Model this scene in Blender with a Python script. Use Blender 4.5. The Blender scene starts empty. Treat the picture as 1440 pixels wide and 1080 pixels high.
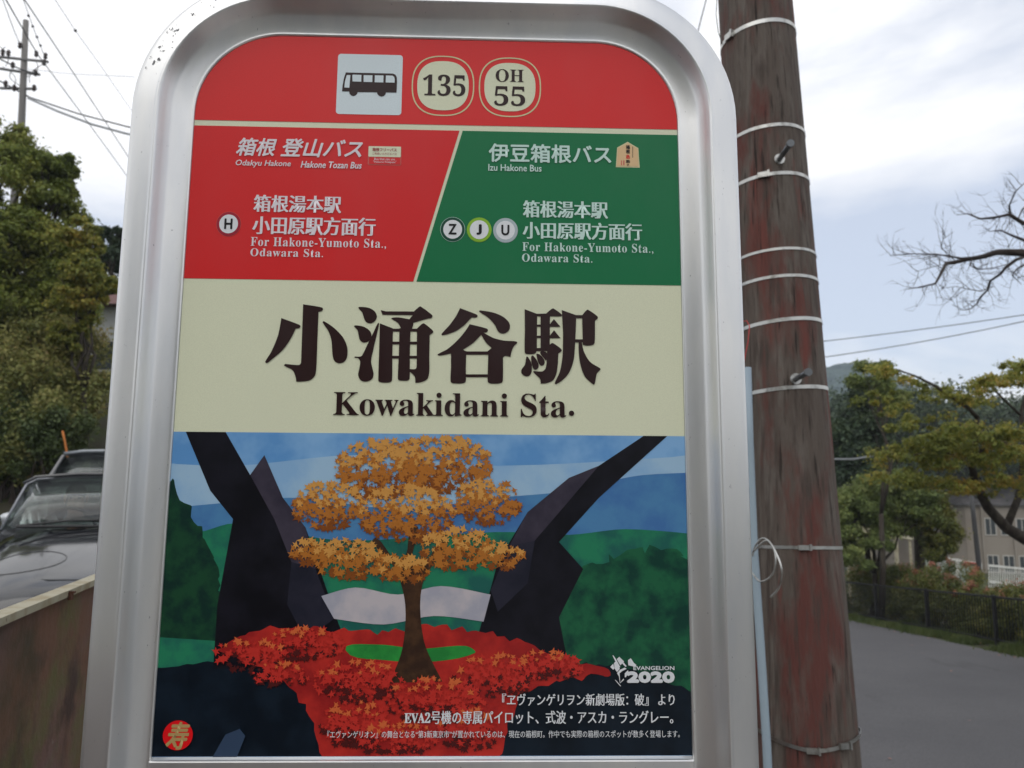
import bpy, bmesh, math, random
import numpy as np
from mathutils import Vector, Matrix, noise
from mathutils.geometry import tessellate_polygon

SC = bpy.context.scene
COL = SC.collection
rad = math.radians
random.seed(7)

# ------------------------------------------------------------------ camera
F = 1120.0                                   # focal length for a 1440 px wide picture
E1 = Vector((.99953, -.00971, -.0292)); UP = Vector((.0067, .98987, -.1419))
UP.normalize()
fc = Vector((0, 0, -1)); YF = (fc - UP * fc.dot(UP)).normalized(); XR = YF.cross(UP)
RW = Matrix((XR, YF, UP))                    # camera axes -> world axes
CAM = Vector((0, 0, 1.6))
cd = bpy.data.cameras.new('camera'); cam = bpy.data.objects.new('camera', cd); COL.objects.link(cam)
cam.matrix_world = Matrix.Translation(CAM) @ RW.to_4x4()
cd.sensor_width = 36; cd.lens = F / 1440 * 36; cd.clip_start = .02; cd.clip_end = 5000
cd.dof.use_dof = True; cd.dof.focus_distance = .75; cd.dof.aperture_fstop = 13
SC.camera = cam

# ------------------------------------------------------------------ sky, sun, exposure
W = bpy.data.worlds.new('World'); SC.world = W; W.use_nodes = True
nt = W.node_tree; bg = nt.nodes['Background']; bg.inputs['Strength'].default_value = .1
sky = nt.nodes.new('ShaderNodeTexSky'); sky.sky_type = 'NISHITA'; sky.sun_disc = False
SUN_EL, SUN_ROT = rad(52), rad(205)
sky.sun_elevation = SUN_EL; sky.sun_rotation = SUN_ROT
tc = nt.nodes.new('ShaderNodeTexCoord'); mp = nt.nodes.new('ShaderNodeMapping')
mp.inputs['Scale'].default_value = (1, 1, 2.6); mp.inputs['Location'].default_value = (5.2, 2.1, 7.52)
nt.links.new(tc.outputs['Generated'], mp.inputs['Vector'])
def wnoise(scale, detail, rough, dist=0.0):
    n = nt.nodes.new('ShaderNodeTexNoise'); n.inputs['Scale'].default_value = scale
    n.inputs['Detail'].default_value = detail; n.inputs['Roughness'].default_value = rough
    n.inputs['Distortion'].default_value = dist
    nt.links.new(mp.outputs[0], n.inputs['Vector']); return n
n1 = wnoise(1.5, 7, .52, .25); n2 = wnoise(2.3, 6, .5, .2)
cr = nt.nodes.new('ShaderNodeValToRGB'); cr.color_ramp.elements[0].position = .36; cr.color_ramp.elements[1].position = .50
nt.links.new(n1.outputs['Fac'], cr.inputs['Fac'])
cc = nt.nodes.new('ShaderNodeValToRGB'); cc.color_ramp.elements[0].position = .38; cc.color_ramp.elements[1].position = .62
cc.color_ramp.elements[0].color = (10.4, 10.5, 10.8, 1); cc.color_ramp.elements[1].color = (12.2, 12.2, 12.3, 1)
nt.links.new(n2.outputs['Fac'], cc.inputs['Fac'])
sb = nt.nodes.new('ShaderNodeMix'); sb.data_type = 'RGBA'; sb.inputs[0].default_value = .55   # thin high cloud over the blue
sb.inputs[7].default_value = (9.2, 9.9, 11.4, 1)
nt.links.new(sky.outputs[0], sb.inputs[6])
mx = nt.nodes.new('ShaderNodeMix'); mx.data_type = 'RGBA'
nt.links.new(cr.outputs['Color'], mx.inputs[0]); nt.links.new(sb.outputs[2], mx.inputs[6]); nt.links.new(cc.outputs['Color'], mx.inputs[7])
nt.links.new(mx.outputs[2], bg.inputs['Color'])

sl = bpy.data.lights.new('sun', 'SUN'); sl.energy = .85; sl.angle = rad(60); sl.color = (1, .96, .9)
so = bpy.data.objects.new('sun', sl); COL.objects.link(so)
sd = Vector((math.sin(SUN_ROT) * math.cos(SUN_EL), math.cos(SUN_ROT) * math.cos(SUN_EL), math.sin(SUN_EL)))
so.rotation_euler = sd.to_track_quat('Z', 'Y').to_euler()
SC.view_settings.view_transform = 'Standard'; SC.view_settings.look = 'None'
SC.view_settings.exposure = .10; SC.view_settings.gamma = 1.0; SC.view_settings.use_curve_mapping = False
SC.render.engine = 'CYCLES'; SC.cycles.use_denoising = True; SC.cycles.max_bounces = 8
SC.cycles.transparent_max_bounces = 12

# ------------------------------------------------------------------ measuring helpers
def ray(px, py):
    return RW @ Vector(((px - 720) / F, (540 - py) / F, -1))
def at(px, py, Y):
    d = ray(px, py); return CAM + d * (Y / d.y)

# ------------------------------------------------------------------ mesh helpers
def tag(o, label=None, cat=None, group=None, kind=None):
    if label: o['label'] = label
    if cat: o['category'] = cat
    if group: o['group'] = group
    if kind: o['kind'] = kind
    return o
def link(name, me, m=None, parent=None, smooth=False):
    o = bpy.data.objects.new(name, me); COL.objects.link(o)
    if m is not None:
        me.materials.clear(); me.materials.append(m)
    if smooth: me.polygons.foreach_set('use_smooth', [True] * len(me.polygons))
    if parent is not None: o.parent = parent
    return o
def empty(name, loc=(0, 0, 0), rz=0):
    o = bpy.data.objects.new(name, None); COL.objects.link(o); o.location = loc; o.rotation_euler = (0, 0, rz)
    o.empty_display_size = .1; return o
class MB:
    def __init__(s): s.v = []; s.f = []
    def add(s, vs, fs):
        b = len(s.v); s.v += [tuple(v) for v in vs]; s.f += [tuple(i + b for i in f) for f in fs]; return s
    def box(s, c, d, rot=None):
        c = Vector(c); h = [x / 2 for x in d]
        vs = [Vector((x * h[0], y * h[1], z * h[2])) for x in (-1, 1) for y in (-1, 1) for z in (-1, 1)]
        if rot is not None: vs = [rot @ v for v in vs]
        return s.add([c + v for v in vs], [(0, 1, 3, 2), (4, 6, 7, 5), (0, 4, 5, 1), (2, 3, 7, 6), (0, 2, 6, 4), (1, 5, 7, 3)])
    def bar(s, a, b, w, h):
        a, b = Vector(a), Vector(b); d = b - a
        q = d.to_track_quat('Y', 'Z').to_matrix()
        return s.box((a + b) / 2, (w, d.length, h), q)
    def tube(s, pts, r, n=8, cap=True):
        pts = [Vector(p) for p in pts]; k = len(pts); rs = r if isinstance(r, (list, tuple)) else [r] * k
        vs = []; prev = None
        for i, p in enumerate(pts):
            t = (pts[min(i + 1, k - 1)] - pts[max(i - 1, 0)]).normalized()
            if prev is None:
                u = t.cross(Vector((0, 0, 1)) if abs(t.z) < .9 else Vector((1, 0, 0))).normalized()
            else:
                u = (prev - t * prev.dot(t)).normalized()
            prev = u; w = t.cross(u)
            vs += [p + (u * math.cos(2 * math.pi * j / n) + w * math.sin(2 * math.pi * j / n)) * rs[i] for j in range(n)]
        fs = [(i * n + j, i * n + (j + 1) % n, (i + 1) * n + (j + 1) % n, (i + 1) * n + j) for i in range(k - 1) for j in range(n)]
        if cap: fs += [tuple(range(n))[::-1], tuple((k - 1) * n + j for j in range(n))]
        return s.add(vs, fs)
    def ball(s, c, r, seg=12, ring=8):
        c = Vector(c); r = r if isinstance(r, (list, tuple)) else (r, r, r); vs = []
        for i in range(ring + 1):
            a = math.pi * i / ring
            for j in range(seg):
                b = 2 * math.pi * j / seg
                vs.append(c + Vector((r[0] * math.sin(a) * math.cos(b), r[1] * math.sin(a) * math.sin(b), r[2] * math.cos(a))))
        return s.add(vs, [(i * seg + j, (i + 1) * seg + j, (i + 1) * seg + (j + 1) % seg, i * seg + (j + 1) % seg) for i in range(ring) for j in range(seg)])
    def mesh(s, name='m'):
        me = bpy.data.meshes.new(name); me.from_pydata(s.v, [], s.f); me.update(); return me
    def build(s, name, m, parent=None, smooth=False, bevel=0):
        o = link(name, s.mesh(name), m, parent, smooth)
        if bevel:
            b = o.modifiers.new('bevel', 'BEVEL'); b.width = bevel; b.segments = 2; b.limit_method = 'ANGLE'
        return o
def quick_mesh(V, Fq, k):
    me = bpy.data.meshes.new('m'); n = len(Fq)
    me.vertices.add(len(V)); me.vertices.foreach_set('co', V.astype(np.float32).ravel())
    me.loops.add(n * k); me.loops.foreach_set('vertex_index', Fq.astype(np.int32).ravel())
    me.polygons.add(n); me.polygons.foreach_set('loop_start', np.arange(0, n * k, k, dtype=np.int32))
    me.update(calc_edges=True); return me

# ------------------------------------------------------------------ materials
def mat(name, col, rough=.6, metal=0, spec=.5, vary=None, bump=None, coat=0):
    """vary=(colour2, scale(x,y,z), lo, hi, detail) mixes in a second colour; bump=(scale(x,y,z), strength, distance)."""
    m = bpy.data.materials.new(name); m.use_nodes = True; t = m.node_tree; b = t.nodes['Principled BSDF']
    b.inputs['Base Color'].default_value = (*col, 1); b.inputs['Roughness'].default_value = rough
    b.inputs['Metallic'].default_value = metal; b.inputs['Specular IOR Level'].default_value = spec
    b.inputs['Coat Weight'].default_value = coat
    if vary or bump:
        tc = t.nodes.new('ShaderNodeTexCoord')
    def nz(scale, detail, off=0):
        mpn = t.nodes.new('ShaderNodeMapping'); mpn.inputs['Scale'].default_value = scale; mpn.inputs['Location'].default_value = (off, off * 1.7, off * .6)
        t.links.new(tc.outputs['Object'], mpn.inputs['Vector'])
        n = t.nodes.new('ShaderNodeTexNoise'); n.inputs['Scale'].default_value = 1; n.inputs['Detail'].default_value = detail
        n.inputs['Roughness'].default_value = .6
        t.links.new(mpn.outputs[0], n.inputs['Vector']); return n
    last = None
    for i, v in enumerate(vary or []):
        c2, scale, lo, hi, det = v
        n = nz(scale, det, 1.3 + i * 2.9)
        r = t.nodes.new('ShaderNodeValToRGB'); r.color_ramp.elements[0].position = lo; r.color_ramp.elements[1].position = hi
        t.links.new(n.outputs['Fac'], r.inputs['Fac'])
        x = t.nodes.new('ShaderNodeMix'); x.data_type = 'RGBA'
        t.links.new(r.outputs['Color'], x.inputs[0])
        if last is None: x.inputs[6].default_value = (*col, 1)
        else: t.links.new(last, x.inputs[6])
        x.inputs[7].default_value = (*c2, 1); last = x.outputs[2]
    if last is not None: t.links.new(last, b.inputs['Base Color'])
    if bump:
        n = nz(bump[0], 6, 5); bp = t.nodes.new('ShaderNodeBump'); bp.inputs['Strength'].default_value = bump[1]
        bp.inputs['Distance'].default_value = bump[2]
        t.links.new(n.outputs['Fac'], bp.inputs['Height']); t.links.new(bp.outputs[0], b.inputs['Normal'])
    return m
def leafmat(name, cols, trans=.3, rough=.55):
    m = bpy.data.materials.new(name); m.use_nodes = True; t = m.node_tree; b = t.nodes['Principled BSDF']
    g = t.nodes.new('ShaderNodeNewGeometry'); r = t.nodes.new('ShaderNodeValToRGB')
    e = r.color_ramp.elements
    while len(e) < len(cols): e.new(.5)
    for i, c in enumerate(cols):
        e[i].position = c[3]; e[i].color = (*c[:3], 1)
    tc = t.nodes.new('ShaderNodeTexCoord'); n = t.nodes.new('ShaderNodeTexNoise'); n.inputs['Scale'].default_value = .9; n.inputs['Detail'].default_value = 3
    t.links.new(tc.outputs['Object'], n.inputs['Vector'])
    ma = t.nodes.new('ShaderNodeMath'); ma.operation = 'MULTIPLY_ADD'; ma.inputs[1].default_value = .45
    mb = t.nodes.new('ShaderNodeMath'); mb.operation = 'MULTIPLY_ADD'; mb.inputs[1].default_value = 1.6; mb.inputs[2].default_value = -.52
    t.links.new(n.outputs['Fac'], mb.inputs[0]); t.links.new(g.outputs['Random Per Island'], ma.inputs[0]); t.links.new(mb.outputs[0], ma.inputs[2])
    t.links.new(ma.outputs[0], r.inputs['Fac']); t.links.new(r.outputs['Color'], b.inputs['Base Color'])
    b.inputs['Roughness'].default_value = rough; b.inputs['Specular IOR Level'].default_value = .3
    tr = t.nodes.new('ShaderNodeBsdfTranslucent'); t.links.new(r.outputs['Color'], tr.inputs['Color'])
    mx = t.nodes.new('ShaderNodeMixShader'); mx.inputs[0].default_value = trans
    t.links.new(b.outputs[0], mx.inputs[1]); t.links.new(tr.outputs[0], mx.inputs[2])
    t.links.new(mx.outputs[0], t.nodes['Material Output'].inputs['Surface']); return m
def glassmat(name, tint, fac=.06):
    m = bpy.data.materials.new(name); m.use_nodes = True; t = m.node_tree; t.nodes.remove(t.nodes['Principled BSDF'])
    tr = t.nodes.new('ShaderNodeBsdfTransparent'); tr.inputs[0].default_value = (*tint, 1)
    gl = t.nodes.new('ShaderNodeBsdfGlossy'); gl.inputs['Roughness'].default_value = .03
    lw_ = t.nodes.new('ShaderNodeLayerWeight'); lw_.inputs['Blend'].default_value = .5
    pw_ = t.nodes.new('ShaderNodeMath'); pw_.operation = 'POWER'; pw_.inputs[1].default_value = 3.5; t.links.new(lw_.outputs['Facing'], pw_.inputs[0])
    ma_ = t.nodes.new('ShaderNodeMath'); ma_.operation = 'MULTIPLY_ADD'; ma_.inputs[1].default_value = .85; ma_.inputs[2].default_value = fac; t.links.new(pw_.outputs[0], ma_.inputs[0])
    mx = t.nodes.new('ShaderNodeMixShader'); t.links.new(ma_.outputs[0], mx.inputs[0]); t.links.new(tr.outputs[0], mx.inputs[1]); t.links.new(gl.outputs[0], mx.inputs[2])
    t.links.new(mx.outputs[0], t.nodes['Material Output'].inputs['Surface']); return m

# printing inks on the sign (one glossy laminate over all)
def ink(name, col, rough=.36):
    return mat('print_' + name, col, rough, 0, .25, [(tuple(c * .93 for c in col), (900, 900, 900), .35, .65, 2), (tuple(c * .93 + .012 for c in col), (9, 9, 5), .48, .72, 7)], ((1200, 1200, 1200), .03, .0002))
INK = dict(cream=ink('cream', (.72, .74, .54)), red=ink('red', (.70, .024, .024)), red2=ink('red_field', (.66, .018, .020)),
           green=ink('green', (.002, .16, .055)), brown=ink('brown', (.022, .006, .006)), white=ink('white', (.74, .76, .78)),
           paleblue=ink('pale_blue_white', (.68, .77, .80)), pinkwhite=ink('pinkish_white', (.76, .70, .73)), mint=ink('mint_white', (.56, .75, .68)), black=ink('black', (.006, .006, .008)),
           lime=ink('lime', (.25, .48, .03)), grey=ink('grey', (.42, .5, .52)), tan=ink('tan', (.72, .50, .27)), tan2=ink('tan_edge', (.66, .62, .36)),
           crimson=ink('crimson', (.35, .01, .03)), seal=ink('seal_red', (.75, .008, .012)), gold=ink('gold', (.45, .30, .12)),
           darkgreen=ink('dark_green', (.003, .06, .035)), rosered=ink('rose_red', (.6, .12, .10)))
ALU = mat('satin_aluminium', (.70, .70, .69), .34, .80, .5, [((.63, .64, .65), (22, 22, 5), .4, .62, 4), ((.30, .30, .32), (300, 300, 160), .70, .76, 3)], ((900, 900, 300), .04, .0003))
ALUP = mat('plain_aluminium', (.58, .60, .61), .42, .85)
DARKM = mat('black_painted_steel', (.011, .011, .012), .55, 0, .3)
ASPH = mat('worn_asphalt', (.085, .083, .088), .85, 0, .3, [((.115, .112, .116), (.35, .35, .35), .35, .7, 5), ((.055, .054, .057), (60, 60, 60), .48, .66, 5), ((.17, .165, .16), (130, 130, 130), .66, .74, 2), ((.06, .058, .06), (.9, .25, .9), .60, .68, 6)], ((110, 110, 110), .9, .012))
SOIL = mat('dark_soil', (.05, .045, .03), .95, 0, .2, [((.04, .055, .015), (1.4, 1.4, 1.4), .4, .6, 5)], ((9, 9, 9), .6, .05))
WOODP = mat('weathered_pole_wood', (.105, .084, .070), .8, 0, .25,
            [((.15, .13, .112), (26, 26, 4), .46, .68, 8), ((.118, .044, .036), (9, 9, 2.6), .47, .60, 9), ((.065, .05, .042), (60, 60, 5), .50, .66, 6), ((.15, .050, .040), (16, 16, 2.2), .58, .69, 8), ((.022, .016, .013), (85, 85, 1.8), .60, .67, 5)],
            ((90, 90, 8), 1.0, .012))
BARK = mat('dark_bark', (.035, .028, .022), .9, 0, .2, [((.075, .065, .05), (12, 12, 3), .45, .7, 5)], ((30, 30, 8), .8, .02))
TWIG = mat('bare_twig_bark', (.045, .035, .03), .9, 0, .2)
STEELB = mat('stainless_band', (.46, .46, .44), .34, .95, .5, [((.26, .25, .23), (40, 40, 40), .5, .7, 4)])
WIREM = mat('cable_sheath', (.04, .042, .045), .6)
CONC = mat('aged_concrete', (.30, .29, .27), .9, 0, .3, [((.2, .19, .17), (1.5, 1.5, .6), .4, .65, 6)], ((20, 20, 20), .3, .01))

# ------------------------------------------------------------------ ground (a hillside: the road falls away to the right, the upper road stands above the wall)
def gz(Y): return -.36 - .060 * Y
HOR = 3000
def grid(name, xs, ys, zf, m):
    V = np.array([(x, y, zf(x, y)) for y in ys for x in xs]); nx = len(xs)
    Fq = np.array([(j * nx + i, j * nx + i + 1, (j + 1) * nx + i + 1, (j + 1) * nx + i) for j in range(len(ys) - 1) for i in range(nx - 1)])
    return link(name, quick_mesh(V, Fq, 4), m, smooth=True)
def road_z(x, y):
    yy = max(-60, min(y, 90)); z = gz(yy)
    return z + .004 * math.sin(x * 2.1) * math.sin(y * 1.7)
ys = [-2500, -600, -60, -20] + [-8 + i * .8 for i in range(60)] + [45, 60, 90, 160, 500, 1200, 2800]
xs = [-2500, -400, -40, -12] + [-6 + i * .8 for i in range(22)] + [12, 14, 20, 40, 150, 600, 2500]
tag(grid('ground', xs, ys, lambda x, y: road_z(x, y) - .03, SOIL), kind='structure')
tag(grid('road', [-.2 + i * .7 for i in range(15)], [-10 + i * .8 for i in range(90)], road_z, ASPH), kind='structure')

PAVE = mat('added_pale_paving', (.34, .33, .31), .9, 0, .3, [((.26, .25, .23), (2, 2, 2), .4, .65, 6), ((.18, .17, .15), (30, 30, 30), .62, .7, 4)], ((60, 60, 60), .3, .004))
pv = grid('unseen_pavement', [-2.6 + i * .52 for i in range(11)], [-14 + i * .9 for i in range(20)], lambda x, y: gz(y) + .11, PAVE); tag(pv, kind='structure')  # out of view, added so the lower sign frame reflects paler ground
kb = MB()
for i in range(17): kb.box((2.68, -13.5 + i * 1.0, gz(-13.5 + i) + .045), (.14, .985, .15))
tag(kb.build('kerb', mat('kerb_stone', (.30, .29, .27), .9), bevel=.01), kind='structure')

# ------------------------------------------------------------------ bus stop sign
n_in = E1.cross(UP).normalized(); UPn = UP; E1 = UPn.cross(n_in).normalized()
ex = RW @ E1; ez = RW @ UPn; ey = ez.cross(ex)                     # right, up, away from the viewer
PW = .50
t0 = Vector((-.66104, -.68252, -1.4574)) * PW
ORG = CAM + RW @ t0                                                # lower left corner of the printed face
PH = PW * 1.4279
BASEZ = gz(ORG.y); DROP = ORG.z - BASEZ
base = ORG + ex * PW / 2 - ez * DROP
sign = bpy.data.objects.new('bus_stop_sign', None); COL.objects.link(sign)
sign.matrix_world = Matrix.Translation(base) @ Matrix((ex, ey, ez)).transposed().to_4x4()
tag(sign, 'tall Kowakidani bus stop sign in a rounded aluminium frame, red and green above a picture', 'bus stop sign')
def L(px, py, lift=0):
    """pixel -> (x, z) on the printed face in the sign's own metres"""
    d = ray(px, py); p0 = ORG - ey * lift; t = (p0 - CAM).dot(ey) / d.dot(ey); q = CAM + d * t - base
    return (q.dot(ex), q.dot(ez))
X0, X1, Z0, Z1 = -PW / 2, PW / 2, DROP, DROP + PH

def flat(polys, name, m, depth, parent, smooth=False):
    """polys: list of outlines [(x,z),...] each filled; nested outlines given as [outer, hole, ...] lists"""
    V = []; Ft = []
    for k, P in enumerate(polys):
        loops = P if isinstance(P[0][0], (tuple, list)) else [P]
        tri = tessellate_polygon([[Vector((x, z, 0)) for x, z in lp] for lp in loops])
        b = len(V)
        for lp in loops: V += [(x, -depth - (k % 97) * 1.5e-6, z) for x, z in lp]
        for a, bb, c in tri:
            A, B, Cc = (V[b + i] for i in (a, bb, c))
            cr_ = (B[0] - A[0]) * (Cc[2] - A[2]) - (B[2] - A[2]) * (Cc[0] - A[0])
            Ft.append((b + a, b + bb, b + c) if cr_ > 0 else (b + a, b + c, b + bb))
    me = bpy.data.meshes.new(name); me.from_pydata(V, [], Ft); me.update()
    return link(name, me, m, parent)
def pxp(pts, lift=0): return [L(p[0], p[1], lift) for p in pts]
def spline(pts, n=6):
    """closed outline; a third value 1 marks a corner"""
    k = len(pts); out = []
    P = [Vector(p[:2]) for p in pts]; C = [len(p) > 2 and p[2] for p in pts]
    for i in range(k):
        a, b = P[i], P[(i + 1) % k]; ch = b - a; Ln = ch.length
        def tan(j, fwd):
            if C[j % k]: return ch * .6
            tv = (P[(j + 1) % k] - P[(j - 1) % k]); return tv.normalized() * Ln * .9 if tv.length > 0 else ch
        ta, tb = tan(i, 1), tan((i + 1) % k, 0)
        for s in range(n):
            u = s / n; h1 = 2*u**3 - 3*u**2 + 1; h2 = u**3 - 2*u**2 + u; h3 = -2*u**3 + 3*u**2; h4 = u**3 - u**2
            out.append(tuple(a * h1 + ta * h2 + b * h3 + tb * h4))
    return out
def arc_rect(x0, z0, x1, z1, r, n=8):
    out = []
    for cx, cz, a0 in ((x1 - r, z1 - r, 0), (x0 + r, z1 - r, 90), (x0 + r, z0 + r, 180), (x1 - r, z0 + r, 270)):
        out += [(cx + r * math.cos(rad(a0 + 90 * i / n)), cz + r * math.sin(rad(a0 + 90 * i / n))) for i in range(n + 1)]
    return out
def box_of(px0, py0, px1, py1):
    a = L(px0, (py0 + py1) / 2)[0]; b = L(px1, (py0 + py1) / 2)[0]
    c = L((px0 + px1) / 2, py1)[1]; d = L((px0 + px1) / 2, py0)[1]; return a, c, b, d
def rrect_px(px0, py0, px1, py1, rf=.12, n=8):
    x0, z0, x1, z1 = box_of(px0, py0, px1, py1); return arc_rect(x0, z0, x1, z1, min(x1 - x0, z1 - z0) * rf, n)
def squircle(px0, py0, px1, py1, e=2.5, n=64):
    x0, z0, x1, z1 = box_of(px0, py0, px1, py1); cx, cz, a, b = (x0 + x1) / 2, (z0 + z1) / 2, (x1 - x0) / 2, (z1 - z0) / 2; out = []
    for i in range(n):
        t = 2 * math.pi * i / n; c, s = math.cos(t), math.sin(t)
        out.append((cx + a * math.copysign(abs(c) ** (2 / e), c), cz + b * math.copysign(abs(s) ** (2 / e), s)))
    return out
def serif(s):                                                      # bold serif letterforms
    return ''.join(chr(0x1D400 + ord(c) - 65) if 'A' <= c <= 'Z' else chr(0x1D41A + ord(c) - 97) if 'a' <= c <= 'z' else chr(0x1D7CE + ord(c) - 48) if '0' <= c <= '9' else c for c in s)
def text(body, bx, m, parent, name='lettering', depth=.0010, smear=(), shear=0, res=2, vertical=False, space=1.0):
    cu = bpy.data.curves.new('t', 'FONT'); cu.body = body; cu.resolution_u = res; cu.shear = shear; cu.space_character = space
    if vertical: cu.align_x = 'CENTER'; cu.space_line = .95
    o = bpy.data.objects.new('t', cu); COL.objects.link(o)
    me0 = bpy.data.meshes.new_from_object(o); bpy.data.objects.remove(o); bpy.data.curves.remove(cu)
    nv = len(me0.vertices); co = np.empty(nv * 3, np.float32); me0.vertices.foreach_get('co', co); co = co.reshape(-1, 3)
    me0.calc_loop_triangles(); tr = np.empty(len(me0.loop_triangles) * 3, np.int32); me0.loop_triangles.foreach_get('vertices', tr); tr = tr.reshape(-1, 3)
    bpy.data.meshes.remove(me0)
    x0, z0, x1, z1 = box_of(*bx); a = co.min(0); b = co.max(0)
    sm = [(0, 0)] + list(smear); mxs = max(abs(s[0]) for s in sm); mzs = max(abs(s[1]) for s in sm)
    em = (x1 - x0) / (b[0] - a[0])
    x0 += mxs * em; x1 -= mxs * em; z0 += mzs * em; z1 -= mzs * em
    X = (co[:, 0] - a[0]) / (b[0] - a[0]) * (x1 - x0) + x0; Z = (co[:, 1] - a[1]) / (b[1] - a[1]) * (z1 - z0) + z0
    A, B, Cc = tr[:, 0], tr[:, 1], tr[:, 2]
    cr_ = (X[B] - X[A]) * (Z[Cc] - Z[A]) - (Z[B] - Z[A]) * (X[Cc] - X[A]); tr = np.where((cr_ > 0)[:, None], tr, tr[:, ::-1])
    V = []; Fq = []
    for i, (dx, dz) in enumerate(sm):
        V.append(np.stack([X + dx * em, np.full(nv, -depth - i * 1.2e-5), Z + dz * em], 1)); Fq.append(tr + i * nv)
    return link(name, quick_mesh(np.concatenate(V), np.concatenate(Fq), 3), m, parent)
MINCHO = [(.022, 0), (-.022, 0), (.012, 0), (-.012, 0)]
def BOLD(d): return [(d, 0), (-d, 0), (0, d), (0, -d), (d * .7, d * .7), (-d * .7, -d * .7), (d * .7, -d * .7), (-d * .7, d * .7)]

# frame: profile swept round the face.  (u outwards from the face edge, d towards the viewer)
RC = .088
prof = [(-.0012, .0004), (0, .0016), (.0012, .0018), (.003, .0016), (.010, .0036), (.0175, .0068), (.0205, .0092), (.0245, .0150), (.0274, .0196), (.0288, .0210), (.0300, .0212), (.0312, .0206),
        (.0330, .0200), (.0440, .0180), (.0520, .0162), (.0555, .0148), (.0575, .0120), (.0582, .006), (.0582, -.030), (.056, -.034), (-.0012, -.034)]
path = [((X0, z), (-1, 0)) for z in [0, DROP * .5, DROP, DROP + PH * .3, DROP + PH * .6]]
zc = Z1 - RC
path += [((X0 + RC - RC * math.cos(rad(a)), zc + RC * math.sin(rad(a))), (-math.cos(rad(a)), math.sin(rad(a)))) for a in range(0, 91, 5)]
path += [((X1 - RC + RC * math.sin(rad(a)), zc + RC * math.cos(rad(a))), (math.sin(rad(a)), math.cos(rad(a)))) for a in range(0, 91, 5)]
path += [((X1, z), (1, 0)) for z in [DROP + PH * .6, DROP + PH * .3, DROP, DROP * .5, 0]]
V = [(p[0] + n[0] * u, -d, p[1] + n[1] * u) for p, n in path for u, d in prof]; k = len(prof)
Fs = [(i * k + j, (i + 1) * k + j, (i + 1) * k + (j + 1) % k, i * k + (j + 1) % k) for i in range(len(path) - 1) for j in range(k)]
fm = bpy.data.meshes.new('frame'); fm.from_pydata(V, [], Fs + [tuple(range(k)), tuple((len(path) - 1) * k + j for j in range(k))[::-1]]); fm.update()
frame = link('frame', fm, ALU, sign, smooth=True)
md = frame.modifiers.new('wn', 'WEIGHTED_NORMAL')
# small pits and scuffs in the metal of the upper left bend
r_ = random.Random(31); pits = []
for i in range(34):
    a = rad(r_.gauss(33, 9)) if i < 26 else rad(r_.uniform(15, 75)); u = min(.050, max(.034, r_.gauss(.043, .005))); dd = .0198 - (u - .034) * .00188 / .011 + .0004
    nx_, nz_ = -math.cos(a), math.sin(a); cx_, cz_ = X0 + RC + nx_ * (RC + u), zc + nz_ * (RC + u); sz = r_.uniform(.0003, .0011) * (1 if i % 4 else 1.6); ln_ = r_.uniform(1, 2.2); t_ = r_.uniform(.4, 1.5)
    pits.append([(cx_ + sz * (math.cos(q) * ln_ * math.cos(t_) - math.sin(q) * .6 * math.sin(t_)) * r_.uniform(.7, 1.2), -dd, cz_ + sz * (math.cos(q) * ln_ * math.sin(t_) + math.sin(q) * .6 * math.cos(t_)) * r_.uniform(.7, 1.2)) for q in [2 * math.pi * k_ / 7 for k_ in range(7)]])
m_ = MB()
for p in pits: m_.add(p, [tuple(range(7))])
tag(m_.build('scuff_marks', mat('scuffed_metal', (.26, .26, .27), .7, .3), frame), kind='stuff')
# face sheet
c = .002
back = MB().box(((X0 + X1) / 2, .0070, (Z0 + Z1) / 2 - .02), (PW - .004, .0136, PH - .06)); back.build('backing_board', ALUP, sign)
def rounded_top(x0, z0, x1, z1, r, n=12):
    o = [(x0, z0), (x1, z0)]
    o += [(x1 - r + r * math.cos(rad(90 * i / n)), z1 - r + r * math.sin(rad(90 * i / n))) for i in range(n + 1)]
    o += [(x0 + r - r * math.sin(rad(90 * i / n)), z1 - r + r * math.cos(rad(90 * i / n))) for i in range(n + 1)]
    return o
face = flat([rounded_top(X0 - c, Z0, X1 + c, Z1 + c, RC)], 'face_sheet', INK['cream'], .0000, sign)
z_hd = (L(272, 169)[1] + L(951, 182)[1]) / 2; z_h2 = (L(272, 177)[1] + L(951, 189.5)[1]) / 2
z_c1 = (L(258, 392)[1] + L(957, 401)[1]) / 2; z_p = (L(240, 608.5)[1] + L(962, 612)[1]) / 2
flat([rounded_top(X0 - c, z_hd, X1 + c, Z1 + c, RC)], 'header_band', INK['red'], .0003, face)
def divx(px, z):                                                   # slanting divider between the two fields
    a = L(px, 184.5); b = L(px - 65, 396.5); t = (z - a[1]) / (b[1] - a[1]); return a[0] + (b[0] - a[0]) * t
flat([[(X0 - c, z_c1), (divx(646, z_c1), z_c1), (divx(646, z_h2), z_h2), (X0 - c, z_h2)]], 'red_field', INK['red2'], .0003, face)
flat([[(divx(650.5, z_c1), z_c1), (X1 + c, z_c1), (X1 + c, z_h2), (divx(650.5, z_h2), z_h2)]], 'green_field', INK['green'], .0003, face)
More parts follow.
